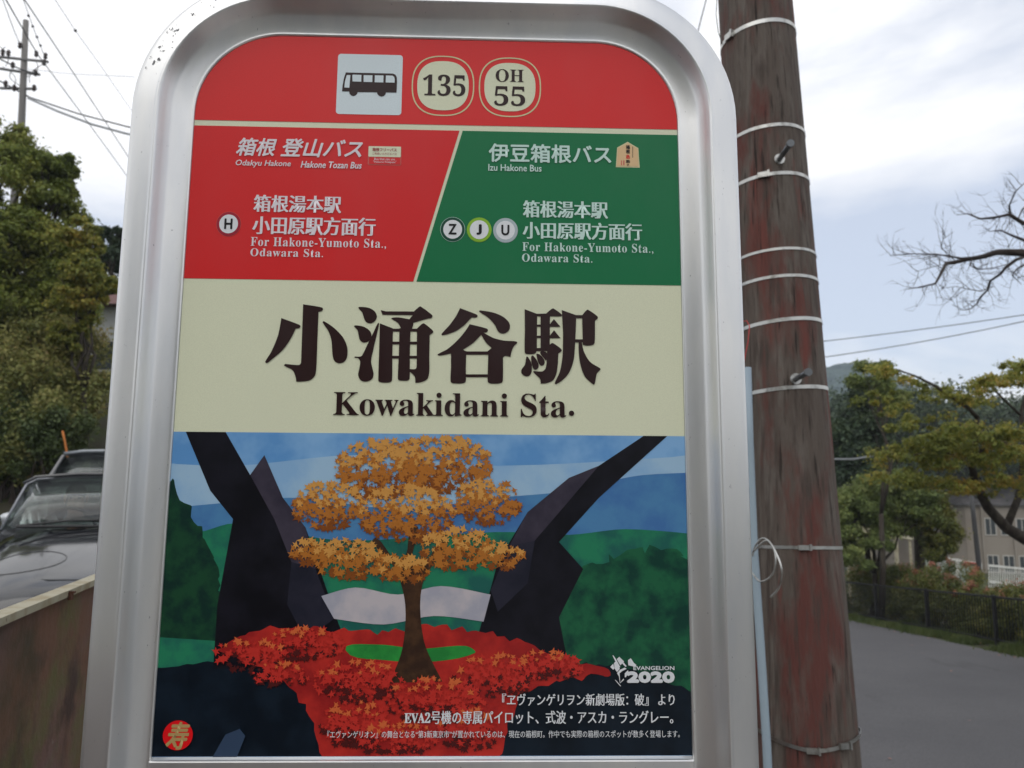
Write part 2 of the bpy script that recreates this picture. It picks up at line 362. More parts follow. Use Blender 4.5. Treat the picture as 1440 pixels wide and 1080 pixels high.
# bus pictogram
pic = flat([rrect_px(474, 77, 565.5, 161.5, .05)], 'pictogram_square', INK['paleblue'], .0006, face)
bq = lambda pts: [L(240 + x / 4, 40 + y / 4) for x, y in pts]
body = bq([(986, 250), (1250, 256), (1264, 262), (1272, 275), (1274, 300), (1271, 363), (1212, 362), (1208, 374), (1198, 383), (1186, 386), (1174, 382), (1164, 372), (1161, 361),
           (1053, 360), (1048, 372), (1039, 380), (1027, 383), (1015, 378), (1007, 368), (1005, 356), (965, 356), (968, 322), (976, 280)])
wins = [bq(w) for w in ([(992, 266), (1012, 266), (1006, 337), (978, 335), (982, 300)], [(1027, 263), (1074, 265), (1073, 303), (1024, 301), (1023, 267)],
                        [(1087, 266), (1136, 267), (1135, 305), (1086, 304)], [(1150, 267), (1198, 268), (1197, 307), (1148, 306)],
                        [(1212, 268), (1248, 269), (1258, 276), (1261, 290), (1260, 308), (1210, 307)])]
flat([body], 'bus_pictogram', INK['brown'], .0009, pic)
flat(wins, 'bus_pictogram_window', INK['paleblue'], .0012, pic)
# route badges
for (bx, tx) in (((579, 78.8, 667, 163.5), [('135', (595, 105.5, 654.5, 135.5))]), ((673.3, 81.3, 760.8, 165), [('OH', (697, 98, 736.5, 116)), ('55', (695, 122, 738.5, 149.5))])):
    x0, y0, x1, y1 = bx
    rg = flat([[squircle(x0, y0, x1, y1), squircle(x0 + 1.8, y0 + 1.7, x1 - 1.8, y1 - 1.7)[::-1]]], 'badge_ring', INK['tan2'], .0006, face)
    flat([squircle(x0 + 7.8, y0 + 7.6, x1 - 7.8, y1 - 8)], 'route_badge', INK['cream'], .0006, rg)
    for s, b in tx: text(serif(s), b, INK['brown'], rg, 'route_number', .0009, res=4)
# company names and directions
text('箱根', (332.7, 194.5, 389.5, 220), INK['pinkwhite'], face, 'company_name', smear=BOLD(.022), shear=.25)
text('登山バス', (395.2, 196, 510.6, 222), INK['pinkwhite'], face, 'company_name', smear=BOLD(.022), shear=.25)
text('Odakyu Hakone', (331.7, 225.6, 409.4, 236.4), INK['pinkwhite'], face, 'company_name', smear=BOLD(.013), shear=.2)
text('Hakone Tozan Bus', (423.3, 227.7, 509, 237.2), INK['pinkwhite'], face, 'company_name', smear=BOLD(.022), shear=.2)
text('伊豆箱根バス', (687.2, 203.5, 859.5, 229.8), INK['mint'], face, 'company_name', smear=BOLD(.022))
text('Izu Hakone Bus', (686.7, 231.8, 761.5, 241.4), INK['mint'], face, 'company_name', smear=BOLD(.016))
for (col, dx, dy, a) in ((INK['pinkwhite'], 0, 0, [(356.7, 275.3, 480.4, 299.3), (355, 305.5, 528.6, 331), (352.9, 335, 543.2, 349.6), (352.5, 350.1, 454.8, 361.5)]),
                         (INK['mint'], 0, 0, [(735, 283.2, 854.7, 307), (734.6, 313.4, 902.8, 337.3), (734.6, 342.2, 918.4, 356.6), (734, 357.5, 832.8, 369.2)])):
    text('箱根湯本駅', a[0], col, face, 'direction_lettering', smear=[(.03, 0), (-.03, 0), (.015, 0), (-.015, 0), (.04, 0)])
    text('小田原駅方面行', a[1], col, face, 'direction_lettering', smear=[(.03, 0), (-.03, 0), (.015, 0), (-.015, 0), (.04, 0)])
    text(serif('For Hakone-Yumoto Sta.,'), a[2], col, face, 'direction_lettering', space=1.1)
    text(serif('Odawara Sta.'), a[3], col, face, 'direction_lettering', space=1.1)
def disc(px, py, r, n=48):
    x0, z0, x1, z1 = box_of(px - r, py - r, px + r, py + r); cx, cz, a, b = (x0 + x1) / 2, (z0 + z1) / 2, (x1 - x0) / 2, (z1 - z0) / 2
    return [(cx + a * math.cos(2 * math.pi * i / n), cz + b * math.sin(2 * math.pi * i / n)) for i in range(n)]
for ch, cx, cy, ringm, edge in (('H', 321.8, 315.3, 'crimson', 'rosered'), ('Z', 636.6, 322.9, 'darkgreen', 'mint'), ('J', 673.9, 323.4, 'lime', 'lime'), ('U', 710.8, 324.2, 'grey', 'grey')):
    bd = flat([disc(cx, cy, 17.4)], 'route_letter_badge', INK[edge], .0005, face)
    flat([disc(cx, cy, 16.9)], 'badge_ring', INK[ringm], .0007, bd)
    flat([disc(cx, cy, 13.2)], 'badge_disc', INK['white'], .0009, bd)
    w = 3.6 if ch == 'J' else 5.6
    text(ch, (cx - w - .3, cy - 7.6, cx + w, cy + 7.4), INK['black'], bd, 'badge_letter', .0011, smear=BOLD(.03), res=4)
# free pass badge
fb = flat([rrect_px(517.6, 205.6, 564.5, 232.6, .08)], 'pass_badge', INK['rosered'], .0005, face)
flat([rrect_px(518.3, 206.4, 563.8, 221, .08)], 'pass_badge_top', INK['cream'], .0007, fb)
flat([rrect_px(519, 221.8, 563, 231.4, .06)], 'pass_badge_base', INK['red2'], .0007, fb)
text('箱根フリーパス', (524, 208.6, 558, 213.6), INK['crimson'], fb, 'pass_lettering', .0009, smear=BOLD(.015))
text('ご利用いただけるバス', (524, 215, 558, 218.6), INK['crimson'], fb, 'pass_lettering', .0009)
text('Bus that can use', (526.5, 222.5, 555.5, 225.8), INK['pinkwhite'], fb, 'pass_lettering', .0009)
text('"Hakone Freepass"', (525, 226.5, 557.5, 230.6), INK['pinkwhite'], fb, 'pass_lettering', .0009)
# wooden tally shaped emblem
tp = lambda pts: [L(855 + x / 19.63, 190 + y / 19.63) for x, y in pts]
em = flat([tp([(540, 190), (835, 365), (872, 905), (215, 890), (250, 350)])], 'plaque_emblem', INK['tan2'], .0005, face)
flat([tp([(540, 225), (815, 385), (845, 872), (245, 862), (275, 372)])], 'plaque_emblem_face', INK['tan'], .0007, em)
def vchars(chars, x, y0, y1, w, m):
    h = (y1 - y0) / len(chars)
    for i, c_ in enumerate(chars):
        a = 855 + (x - w / 2) / 19.63; b = 855 + (x + w / 2) / 19.63
        text(c_, (a, 190 + (y0 + i * h) / 19.63, b, 190 + (y0 + (i + 1) * h - 8) / 19.63), m, em, 'plaque_lettering', .0009, smear=BOLD(.03))
vchars('箱根', 548, 285, 530, 112, INK['black']); vchars('丞', 548, 560, 665, 112, INK['seal']); vchars('助', 548, 690, 790, 112, INK['black']); vchars('け', 548, 800, 868, 60, INK['black'])
flat([tp([(672, 325), (686, 325), (686, 630), (672, 630)])], 'plaque_small_line', INK['brown'], .0009, em)
flat([tp([(355, 710), (378, 710), (378, 840), (355, 840)]), tp([(418, 705), (450, 705), (450, 835), (418, 835)])], 'plaque_red_mark', INK['rosered'], .0009, em)

# station name, drawn stroke by stroke
def K5(p): return [(360 + q[0] / 5.538, 410 + q[1] / 5.538, *q[2:]) for q in p]
def K6(p): return [(600 + q[0] / 5.538, 410 + q[1] / 5.538, *q[2:]) for q in p]
S5 = [[(198, 207, 1), (335, 258), (347, 270), (338, 285), (310, 290, 1), (270, 370), (210, 455), (130, 525), (85, 558), (73, 548), (120, 470), (170, 350), (190, 260)],
 [(368, 100, 1), (512, 124), (523, 138), (512, 152), (488, 160, 1), (478, 400, 1), (470, 600), (460, 655), (430, 686), (390, 698), (315, 703, 1), (308, 660), (285, 612), (222, 579), (224, 567), (235, 565), (338, 572), (352, 555, 1), (360, 320, 1)],
 [(520, 240), (530, 232), (610, 285), (680, 360), (712, 440), (710, 510), (690, 545), (652, 559), (615, 545), (598, 500), (588, 380), (565, 310)],
 [(798, 127), (812, 120), (880, 128), (925, 155), (942, 195), (925, 232), (890, 248), (855, 235), (838, 195), (828, 165)],
 [(765, 272), (777, 264), (840, 275), (885, 305), (900, 345), (880, 385), (840, 398), (810, 378), (800, 340), (790, 300)],
 [(950, 246), (959, 250), (945, 320), (915, 450), (897, 540), (905, 590), (916, 640), (905, 680), (860, 702), (815, 690), (797, 650), (805, 600), (812, 545), (795, 520), (768, 515), (772, 507), (800, 508), (825, 500), (870, 410), (915, 320)],
 [(972, 145, 1), (1010, 155, 1), (1230, 156, 1), (1268, 122), (1282, 117), (1368, 180), (1375, 195), (1365, 207), (1340, 211), (1225, 245, 1), (1195, 217, 1), (1222, 184, 1), (985, 182, 1)],
 [(1055, 207), (1110, 202), (1195, 217, 1), (1225, 245), (1215, 292, 1), (1133, 292, 1), (1105, 245), (1060, 216)],
 [(965, 248, 1), (1067, 288, 1), (1062, 520, 1), (1060, 685), (1050, 704), (1005, 710), (958, 702), (953, 685), (960, 450, 1)],
 [(1060, 290, 1), (1258, 290, 1), (1258, 312, 1), (1060, 312, 1)],
 [(1254, 289, 1), (1296, 251), (1310, 249), (1376, 303), (1380, 318), (1353, 340, 1), (1350, 520, 1), (1350, 620), (1335, 680), (1290, 705), (1242, 712, 1), (1235, 660), (1197, 624, 1), (1197, 604, 1), (1243, 603), (1252, 580, 1)],
 [(1118, 286, 1), (1204, 286, 1), (1198, 500, 1), (1197, 675), (1185, 692), (1150, 695), (1112, 690), (1105, 675), (1113, 500, 1)],
 [(1058, 391, 1), (1257, 391, 1), (1257, 412, 1), (1058, 412, 1)], [(1058, 501, 1), (1257, 501, 1), (1257, 522, 1), (1058, 522, 1)]]
S6 = [[(260, 130, 1), (385, 178), (397, 190), (385, 203), (350, 203, 1), (290, 265), (220, 312), (124, 342), (116, 332), (180, 260), (230, 190)],
 [(408, 155), (419, 148), (520, 165), (600, 200), (645, 250), (642, 300), (600, 328), (560, 315), (530, 260), (480, 205)],
 [(335, 255, 1), (465, 288), (478, 302), (465, 318), (440, 320, 1), (425, 337, 1), (360, 403), (278, 456, 1), (190, 482), (96, 500), (86, 490), (160, 450), (240, 380), (300, 310)],
 [(438, 318, 1), (520, 362), (600, 382), (694, 389), (705, 400), (680, 425), (662, 465), (652, 510, 1), (610, 502), (592, 520, 1), (540, 520, 1), (478, 470, 1), (505, 440, 1), (460, 395), (424, 335, 1)],
 [(480, 462, 1), (594, 490, 1), (593, 695), (580, 712), (530, 718), (484, 712), (475, 695), (478, 560, 1)],
 [(190, 476, 1), (280, 450, 1), (308, 470, 1), (305, 600, 1), (305, 695), (295, 711), (245, 717), (195, 711), (186, 695), (190, 590, 1)],
 [(276, 454, 1), (312, 467, 1), (473, 467, 1), (508, 438, 1), (520, 492, 1), (290, 492, 1)], [(300, 645, 1), (482, 645, 1), (482, 667, 1), (300, 667, 1)],
 [(763, 138, 1), (860, 175, 1), (857, 464, 1), (842, 484), (775, 486), (763, 472), (765, 300, 1)],
 [(855, 174, 1), (930, 172, 1), (972, 137), (988, 133), (1055, 184), (1046, 193), (1020, 194, 1), (855, 194, 1)],
 [(887, 190, 1), (960, 190, 1), (958, 448, 1), (887, 448, 1)], [(850, 258, 1), (965, 258, 1), (965, 275, 1), (850, 275, 1)], [(850, 345, 1), (965, 345, 1), (965, 362, 1), (850, 362, 1)],
 [(850, 440, 1), (942, 440, 1), (942, 464, 1), (850, 464, 1)], [(958, 275, 1), (958, 258, 1), (990, 215, 1), (1042, 275, 1)], [(958, 364, 1), (958, 345, 1), (992, 302, 1), (1042, 364, 1)],
 [(956, 420, 1), (970, 404), (985, 403), (1045, 446), (1051, 462), (1025, 484, 1), (1022, 560, 1), (1010, 640), (985, 690), (940, 712), (888, 718, 1), (882, 680), (830, 628), (834, 620), (900, 622), (925, 600), (935, 540), (938, 446, 1)],
 [(778, 507), (790, 513), (815, 560), (818, 620), (800, 655), (770, 660), (741, 640), (738, 610), (765, 570)],
 [(820, 500), (850, 525), (872, 570), (865, 600), (842, 610), (825, 590), (815, 545)], [(858, 485), (890, 500), (918, 540), (913, 570), (890, 578), (868, 550), (858, 510)], [(885, 470), (935, 478), (932, 535), (912, 518)],
 [(1052, 145, 1), (1165, 185, 1), (1157, 390, 1), (1145, 530), (1110, 630), (1058, 690), (1006, 722), (998, 712), (1038, 620), (1058, 500), (1062, 330, 1)],
 [(1158, 184, 1), (1215, 184, 1), (1215, 208, 1), (1158, 208, 1)],
 [(1210, 186, 1), (1244, 146), (1257, 143), (1329, 193), (1332, 208), (1310, 230, 1), (1308, 395), (1295, 415), (1250, 422), (1215, 415, 1), (1213, 300, 1)],
 [(1152, 373, 1), (1217, 373, 1), (1217, 397, 1), (1152, 397, 1)],
 [(1183, 392, 1), (1206, 392, 1), (1225, 470), (1272, 548), (1350, 598), (1353, 608), (1325, 640), (1308, 720), (1298, 725), (1230, 660), (1195, 560), (1184, 470)]]
strokes = [pxp(spline(K5(s))) for s in S5] + [pxp(spline(K6(s))) for s in S6]
nm = flat(strokes, 'station_name', INK['brown'], .0006, face)
text(serif('Kowakidani Sta'), (469.2, 552.4, 796.3, 585.8), INK['brown'], face, 'station_name_latin', res=4)
flat([disc(803.6, 581.3, 3.7)], 'station_name_full_stop', INK['brown'], .0010, face)

# ---- picture: a plain autumn mountain scene printed on the lower half
def art(name, col, col2=None, sc=40, lo=.4, hi=.6, rough=.3):
    return mat('picture_' + name, col, rough, 0, .22, [(col2, (sc, sc, sc), lo, hi, 4)] if col2 else None)
pict = flat([[(X0 - c, Z0), (X1 + c, Z0), (X1 + c, z_p), (X0 - c, z_p)]], 'picture', art('sky', (.11, .29, .58), (.22, .42, .68), 14), .0003, face)
depth = [.0003]
def layer(name, polys, m, sm=True, n=5):
    depth[0] += .00004
    clipped = []
    for P in polys:
        q = pxp(spline(P, n) if sm else P)
        clipped.append([(min(max(x, X0 - c), X1 + c), min(max(z, Z0 + .0004), z_p)) for x, z in q])
    return flat(clipped, name, m, depth[0], pict)
layer('printed_haze', [[(205, 650, 1), (330, 655), (500, 640), (700, 655), (990, 640, 1), (990, 780, 1), (205, 780, 1)]], art('haze', (.33, .50, .66), (.24, .42, .64), 18))
layer('printed_mountain', [[(205, 716, 1), (262, 712), (330, 706), (420, 700), (560, 716), (700, 700), (805, 690), (860, 676), (905, 668), (990, 664, 1), (990, 800, 1), (205, 800, 1)]], art('blue_hill', (.055, .16, .38), (.075, .22, .42), 22))
layer('printed_mountain', [[(205, 748, 1), (280, 748), (330, 736), (480, 760), (700, 748), (800, 752), (880, 744), (990, 752, 1), (990, 1000, 1), (205, 1000, 1)]], art('green_hill', (.02, .20, .10), (.015, .11, .09), 30))
rng = random.Random(3)
def ragged(pts, amp, step=9, seed=1):
    r = random.Random(seed); out = []
    for i in range(len(pts)):
        a, b = Vector(pts[i]), Vector(pts[(i + 1) % len(pts)]); m = max(1, int((b - a).length / step))
        for s in range(m):
            p = a + (b - a) * s / m; out.append((p.x + r.uniform(-amp, amp), p.y + r.uniform(-amp, amp)))
    return out
layer('printed_forest', [ragged([(205, 690), (240, 676), (262, 706), (280, 745), (300, 788), (318, 860), (330, 1075), (205, 1075)], 6, seed=4)], art('dark_wood', (.006, .028, .022), (.012, .06, .028), 55), n=2)
layer('printed_forest', [ragged([(990, 790), (920, 770), (850, 785), (770, 800), (700, 850), (690, 1075), (990, 1075)], 7, seed=5)], art('wood', (.006, .045, .032), (.014, .11, .05), 42), n=2)
layer('printed_forest', [ragged([(205, 940), (300, 930), (400, 905), (600, 900), (720, 930), (860, 935), (990, 975), (990, 1075), (205, 1075)], 3, seed=6)], art('night_wood', (.004, .008, .014), (.007, .014, .024), 30), n=2)
BLK = art('black_rock', (.005, .005, .008), (.010, .010, .016), 24); PUR = art('plum_rock', (.05, .042, .062), (.03, .026, .042), 30); NAV = art('navy_rock', (.014, .015, .026), (.022, .022, .036), 30)
layer('printed_cliff', [[(262, 600), (318, 600), (352, 668), (372, 640), (398, 700), (430, 742), (470, 860), (500, 940), (300, 940), (306, 850), (328, 730), (296, 690)]], BLK, False)
layer('printed_cliff', [[(938, 612), (905, 612), (842, 655), (800, 672), (742, 720), (700, 790), (660, 940), (800, 940), (786, 868), (820, 800), (786, 762), (842, 700)]], BLK, False)
layer('printed_rock_facet', [[(352, 668), (372, 640), (398, 700), (430, 742), (444, 800), (410, 790), (386, 730)]], PUR, False)
layer('printed_rock_facet', [[(842, 655), (800, 672), (742, 720), (716, 768), (752, 760), (790, 716)]], PUR, False)
layer('printed_rock_facet', [[(410, 790), (444, 800), (470, 870), (430, 900), (404, 850)]], NAV, False)
layer('printed_rock_facet', [[(716, 768), (752, 760), (742, 820), (700, 860), (690, 830)]], NAV, False)
layer('printed_mist', [[(452, 838, 1), (500, 826), (560, 836), (620, 824), (690, 836, 1), (680, 874, 1), (610, 866), (540, 878), (470, 870, 1)]], art('mist', (.50, .46, .48), (.36, .36, .42), 26))
layer('printed_slope', [ragged([(306, 914), (345, 892), (392, 880), (452, 884), (540, 890), (610, 878), (700, 892), (770, 915), (862, 946), (790, 958), (735, 972), (720, 1010), (700, 1075), (455, 1075), (440, 1010), (405, 960), (352, 934)], 4, seed=9)], art('red_slope', (.50, .030, .022), (.30, .016, .016), 26), n=2)
layer('printed_meadow', [[(486, 914), (530, 906), (590, 912), (655, 908), (668, 918), (610, 930), (540, 928)]], art('meadow', (.03, .30, .05), (.02, .20, .04), 40))
depth[0] += .00006
layer('printed_trunk', [[(548, 960, 1), (566, 912), (570, 850), (556, 800), (524, 762), (530, 756), (564, 788), (578, 740), (588, 742), (584, 800), (622, 756), (630, 762), (594, 822), (596, 900), (622, 958, 1)]], art('umber', (.035, .018, .012), (.07, .035, .018), 60))
def maple(px, py, s, a):
    out = []
    for i in range(10):
        r_ = s * ((1.0, .95, .8, .95, 1.0)[i // 2] if i % 2 == 0 else .38); t = a + (i - 4) * .55
        out.append((px + r_ * math.sin(t), py + r_ * math.cos(t)))
    return out
bins = {'dark': [], 'orange': [], 'gold': []}
for cx_, cy_, rx_, ry_, nn_ in ((462, 712, 52, 34, 260), (536, 660, 66, 42, 420), (622, 652, 70, 42, 440), (686, 706, 48, 32, 230), (572, 722, 70, 40, 400), (644, 772, 56, 30, 260), (492, 786, 50, 28, 230), (704, 782, 32, 20, 90), (436, 776, 26, 18, 70), (566, 800, 40, 20, 130)):
    for i in range(nn_):
        a = rng.uniform(0, 2 * math.pi); rr = rng.random() ** .55
        x = cx_ + rx_ * rr * math.cos(a); y = cy_ + ry_ * rr * math.sin(a); t = (y - cy_) / ry_ + rng.uniform(-.55, .55)
        bins['gold' if t < -.45 else 'orange' if t < .4 else 'dark'].append(maple(x, max(y, 616), rng.uniform(2.5, 8.0), rng.uniform(0, 6.28)))
for k_, c_ in (('dark', (.22, .065, .014)), ('orange', (.42, .15, .026)), ('gold', (.60, .29, .07))):
    tag(layer('printed_maple_leaves', bins[k_], art('maple_' + k_, c_), False), kind='stuff'); depth[0] += .00015
bins = {'maroon': [], 'red': [], 'orange_red': []}
for cx_, cy_, rx_, ry_, nn_ in ((352, 922, 52, 24, 120), (430, 905, 56, 24, 150), (505, 958, 66, 30, 210), (700, 950, 62, 30, 190), (612, 985, 70, 34, 230), (500, 1018, 50, 34, 210), (770, 935, 56, 20, 120), (660, 1026, 46, 30, 150), (560, 1040, 56, 26, 170), (396, 948, 40, 18, 90)):
    for i in range(nn_):
        a = rng.uniform(0, 2 * math.pi); rr = rng.random() ** .55
        x = cx_ + rx_ * rr * math.cos(a); y = cy_ + ry_ * rr * math.sin(a); t = (y - cy_) / ry_ + rng.uniform(-.5, .5)
        bins['orange_red' if t < -.75 else 'red' if t < .30 else 'maroon'].append(maple(x, min(y, 1056), rng.uniform(2.5, 7.5), rng.uniform(0, 6.28)))
for k_, c_ in (('maroon', (.075, .012, .012)), ('red', (.52, .032, .024)), ('orange_red', (.62, .13, .04))):
    tag(layer('printed_shrub_leaves', bins[k_], art(k_, c_), False), kind='stuff'); depth[0] += .00015
layer('printed_rock_facet', [[(300, 1064), (318, 1032), (338, 1024), (346, 1034), (334, 1064)]], art('slate', (.035, .06, .11)), False)
# captions printed over the picture
CD = depth[0] + .0003
sealp = flat([disc(251.5, 1033, 21)], 'seal', INK['seal'], CD, pict)
text('寿', (235, 1014, 268, 1053), INK['gold'], sealp, 'seal_character', CD + .0002, smear=BOLD(.03), shear=.25)
text('EVANGELION', (890, 935.8, 947.5, 941.6), INK['white'], pict, 'emblem_lettering', CD, smear=BOLD(.02))
text('2020', (880.5, 943.2, 948, 959.6), INK['white'], pict, 'emblem_lettering', CD, smear=BOLD(.045), res=3)
ep = lambda pts: [L(840 + x / 11.08, 910 + y / 11.08) for x, y in pts]
flat([ep(p) for p in ([(230, 122), (245, 122), (290, 190), (350, 300), (335, 310), (270, 205)], [(295, 180), (335, 143), (410, 215), (352, 275)], [(195, 300), (240, 250), (262, 320), (240, 345)],
      [(252, 240), (285, 210), (345, 330), (300, 380), (265, 330)], [(470, 195), (515, 165), (560, 235), (600, 270), (585, 300), (475, 275)], [(375, 240), (400, 225), (450, 290), (430, 300)],
      [(300, 395), (345, 345), (420, 310), (450, 330), (380, 365), (340, 400), (350, 545), (400, 480), (410, 500), (345, 555), (330, 450)], [(265, 500), (282, 505), (362, 595), (352, 602)],
      [(420, 400), (470, 350), (480, 380), (440, 460), (420, 460)])], 'emblem', INK['white'], CD, pict)
text('『ヱヴァンゲリヲン新劇場版：破』 より', (706, 974.5, 948, 991.5), INK['white'], pict, 'caption', CD, smear=MINCHO)
text(serif('EVA2') + '号機の専属パイロット、式波・アスカ・ラングレー。', (569, 998.5, 946, 1017), INK['white'], pict, 'caption', CD, smear=MINCHO)
text('『エヴァンゲリオン』の舞台となる“第3新東京市”が置かれているのは、現在の箱根町。作中でも実際の箱根のスポットが数多く登場します。', (461, 1026.2, 955, 1036.5), INK['white'], pict, 'caption', CD, smear=[(.006, 0), (-.006, 0)])
# cross bar under the face, blank lower panel, foot
MB().box(((X0 + X1) / 2, .004, Z0 - .0315), (PW - .0005, .022, .060)).build('cross_bar', ALU, sign, bevel=.0015)
MB().box(((X0 + X1) / 2, .008, Z0 / 2 + .02), (PW - .0005, .008, Z0 - .17)).build('lower_panel', mat('pale_grey_sheet', (.42, .44, .44), .45, .3), sign)
MB().box(((X0 + X1) / 2, 0, .03), (.8, .42, .12)).build('foot', CONC, sign, bevel=.01)

# ------------------------------------------------------------------ wooden utility pole with its bands
PB = at(1138, 1080, 2.62); PT = at(1061.5, 0, 2.74)
ax = (PT - PB).normalized()
def paxis(z): return PB + ax * ((z - PB.z) / ax.z)
def prad(z): return .152 + (.132 - .152) * (z - PB.z) / (PT.z - PB.z)
gzp = gz(2.6) - .05
pole = empty('utility_pole', paxis(gzp)); tag(pole, 'thick weathered wooden pole with red paint and steel bands, right of the sign', 'utility pole')
def child_of(o, p): o.parent = p; o.matrix_parent_inverse = Matrix.Translation(-p.location); return o
mbp = MB(); zs = [gzp + i * .06 for i in range(int((8 - gzp) / .06))]; nseg = 40; vs = []
for z in zs:
    cpt = paxis(z)
    for j in range(nseg):
        a = 2 * math.pi * j / nseg
        r_ = prad(z) * (1 + .006 * noise.noise(Vector((math.cos(a) * 2.2, math.sin(a) * 2.2, z * .5))) + .006 * noise.noise(Vector((math.cos(a) * 9, math.sin(a) * 9, z * .8))))
        vs.append(cpt + Vector((math.cos(a) * r_, math.sin(a) * r_, 0)))
mbp.add(vs, [(i * nseg + j, i * nseg + (j + 1) % nseg, (i + 1) * nseg + (j + 1) % nseg, (i + 1) * nseg + j) for i in range(len(zs) - 1) for j in range(nseg)])
child_of(mbp.build('trunk', WOODP, smooth=True), pole)
qx = ax.orthogonal().normalized(); side = Vector((1, 0, 0)); side = (side - ax * side.dot(ax)).normalized(); fwd = ax.cross(side)
def ring(z, h, tilt=0, lift=.0010, buckle=None, sag=0):
    cpt = paxis(z); R = prad(z) + lift; n = 56; vs = []
    for j in range(n):
        a = 2 * math.pi * j / n; dv = side * math.cos(a) + fwd * math.sin(a)
        dz = math.cos(a) * R * tilt - (sag * math.exp(-((a - 4.5) / .8) ** 2))
        for rr, hh in ((R, -h / 2), (R + .0012, -h / 2), (R + .0012, h / 2), (R, h / 2)):
            vs.append(cpt + dv * rr + ax * (hh + dz))
    m_ = MB().add(vs, [(4 * j + q, 4 * ((j + 1) % n) + q, 4 * ((j + 1) % n) + (q + 1) % 4, 4 * j + (q + 1) % 4) for j in range(n) for q in range(4)])
    o = child_of(m_.build('steel_band', STEELB, smooth=False), pole)
    for a in (buckle or []):
        a = rad(a); dv = side * math.cos(a) + fwd * math.sin(a); tv = ax.cross(dv)
        dz = math.cos(a) * R * tilt - (sag * math.exp(-(((a % 6.2832) - 4.5) / .8) ** 2))
        b = MB().box((0, 0, 0), (.032, .010, h * 1.5), None).box((.02, -.002, 0), (.006, .014, h * 1.9)); rot = Matrix((tv, -dv, ax)).transposed()
        vs2 = [cpt + dv * (R + .004) + ax * dz + rot @ Vector(v) for v in b.v]
        ob = MB().add(vs2, b.f).build('buckle', STEELB); ob.parent = o
    return o
def on_pole(px, py):
    d = ray(px, py); Y = 2.2
    while Y < 3:
        q = CAM + d * (Y / d.y); c_ = paxis(q.z)
        if (q - c_ - ax * (q - c_).dot(ax)).length <= prad(q.z): break
        Y += .002
    return q, (q - c_ - ax * (q - c_).dot(ax)).normalized()
def z_at(py, px): return on_pole(px, py)[0].z
for py, px, tl, h, bk in ((31, 1070, .10, .015, [205]), (178, 1080, .06, .012, []), (246, 1085, .05, .012, [245]), (352, 1095, .03, .009, []), (390, 1098, .03, .010, []),
                          (451, 1100, .07, .012, []), (547, 1108, .05, .012, []), (773, 1122, -.02, .010, [262])):
    ring(z_at(py, px), h, tl, buckle=bk)
ring(z_at(1042, 1135), .011, .0, buckle=[255, 290], sag=.030, lift=.006)
def bolt(px, py, hx, hy):
    a, nn = on_pole(px, py); b = at(hx, hy, a.y - .15)
    o = child_of(MB().tube([a - (b - a) * .1, a + (b - a) * .97], .009, 10).build('step_bolt', mat('bolt_steel', (.16, .17, .18), .45, .8), smooth=True), pole)
    d = (b - a).normalized()
    for nm_, p, q, r_, m_ in (('bolt_head', b - d * .012, b, .012, o.data.materials[0]), ('washer', a - nn * .004, a + nn * .004, .018, STEELB)):
        w = MB().tube([p, q], r_, 20).build(nm_, m_, smooth=False); w.parent = o
bolt(1096, 224, 1112, 201); bolt(1119, 533, 1137, 523)
# dark drying cracks cut in the pole: thin slivers of split wood standing proud at the edge
child_of(MB().tube([at(1126, 155, 2.70), at(1127.5, 190, 2.70), at(1133, 235, 2.70)], [.003, .005, .003], 6).build('split_sliver', WOODP), pole)
conduit = MB().tube([at(1051, 517, 2.50), at(1054, 620, 2.49), at(1060, 770, 2.47), at(1069, 900, 2.455), at(1078, 1045, 2.43), at(1083, 1150, 2.41), Vector((at(1083, 1150, 2.41).x + .03, 2.40, gz(2.4)))], .0125, 16)
co_ = conduit.build('conduit', mat('pale_blue_pvc', (.27, .34, .39), .5, 0, .4, [((.24, .30, .36), (30, 30, 3), .45, .7, 4)]), smooth=True)
tag(co_, 'pale blue plastic conduit running up the left side of the wooden pole', 'conduit pipe')
strap = MB()
def smooth_open(P, n=6):
    P = [Vector(p) for p in P]; out = []
    for i in range(len(P) - 1):
        p0, p1, p2, p3 = P[max(i - 1, 0)], P[i], P[i + 1], P[min(i + 2, len(P) - 1)]
        for k_ in range(n):
            u = k_ / n; out.append(.5 * ((2 * p1) + (p2 - p0) * u + (2 * p0 - 5 * p1 + 4 * p2 - p3) * u * u + (3 * p1 - p0 - 3 * p2 + p3) * u ** 3))
    return out + [P[-1]]
strap.tube(smooth_open([at(1058, 782, 2.43), at(1062, 768, 2.42), at(1072, 757, 2.40), at(1084, 764, 2.36), at(1091, 785, 2.33), at(1086, 808, 2.34), at(1070, 818, 2.38), at(1058, 806, 2.43)]), .0026, 6)
strap.tube(smooth_open([at(1060, 775, 2.42), at(1078, 760, 2.38), at(1090, 775, 2.33), at(1099, 800, 2.30), at(1096, 825, 2.32), at(1084, 840, 2.35)]), .0030, 6)
tag(strap.build('steel_strap_end', STEELB, smooth=True), 'loose curled ends of steel strapping hanging over the blue conduit', 'strap')
w = MB().tube([at(1044, 452, 2.45), at(1050, 451, 2.44), at(1054, 458, 2.43), at(1052, 480, 2.43), at(1047, 505, 2.44), at(1044, 520, 2.45)], .0014, 6)
tag(w.build('red_wire', mat('red_insulation', (.5, .03, .03), .5), smooth=True), 'thin red wire looping out beside the wooden pole', 'wire')
w = MB().tube([at(1008, -60, 2.66), at(1008, 0, 2.64), at(1007, 20, 2.62), at(1010, 45, 2.60), at(1016, 62, 2.57)], .0016, 6)
tag(w.build('grey_wire', mat('grey_insulation', (.16, .17, .16), .6), smooth=True), 'thin grey wire hanging along the left edge of the wooden pole top', 'wire')

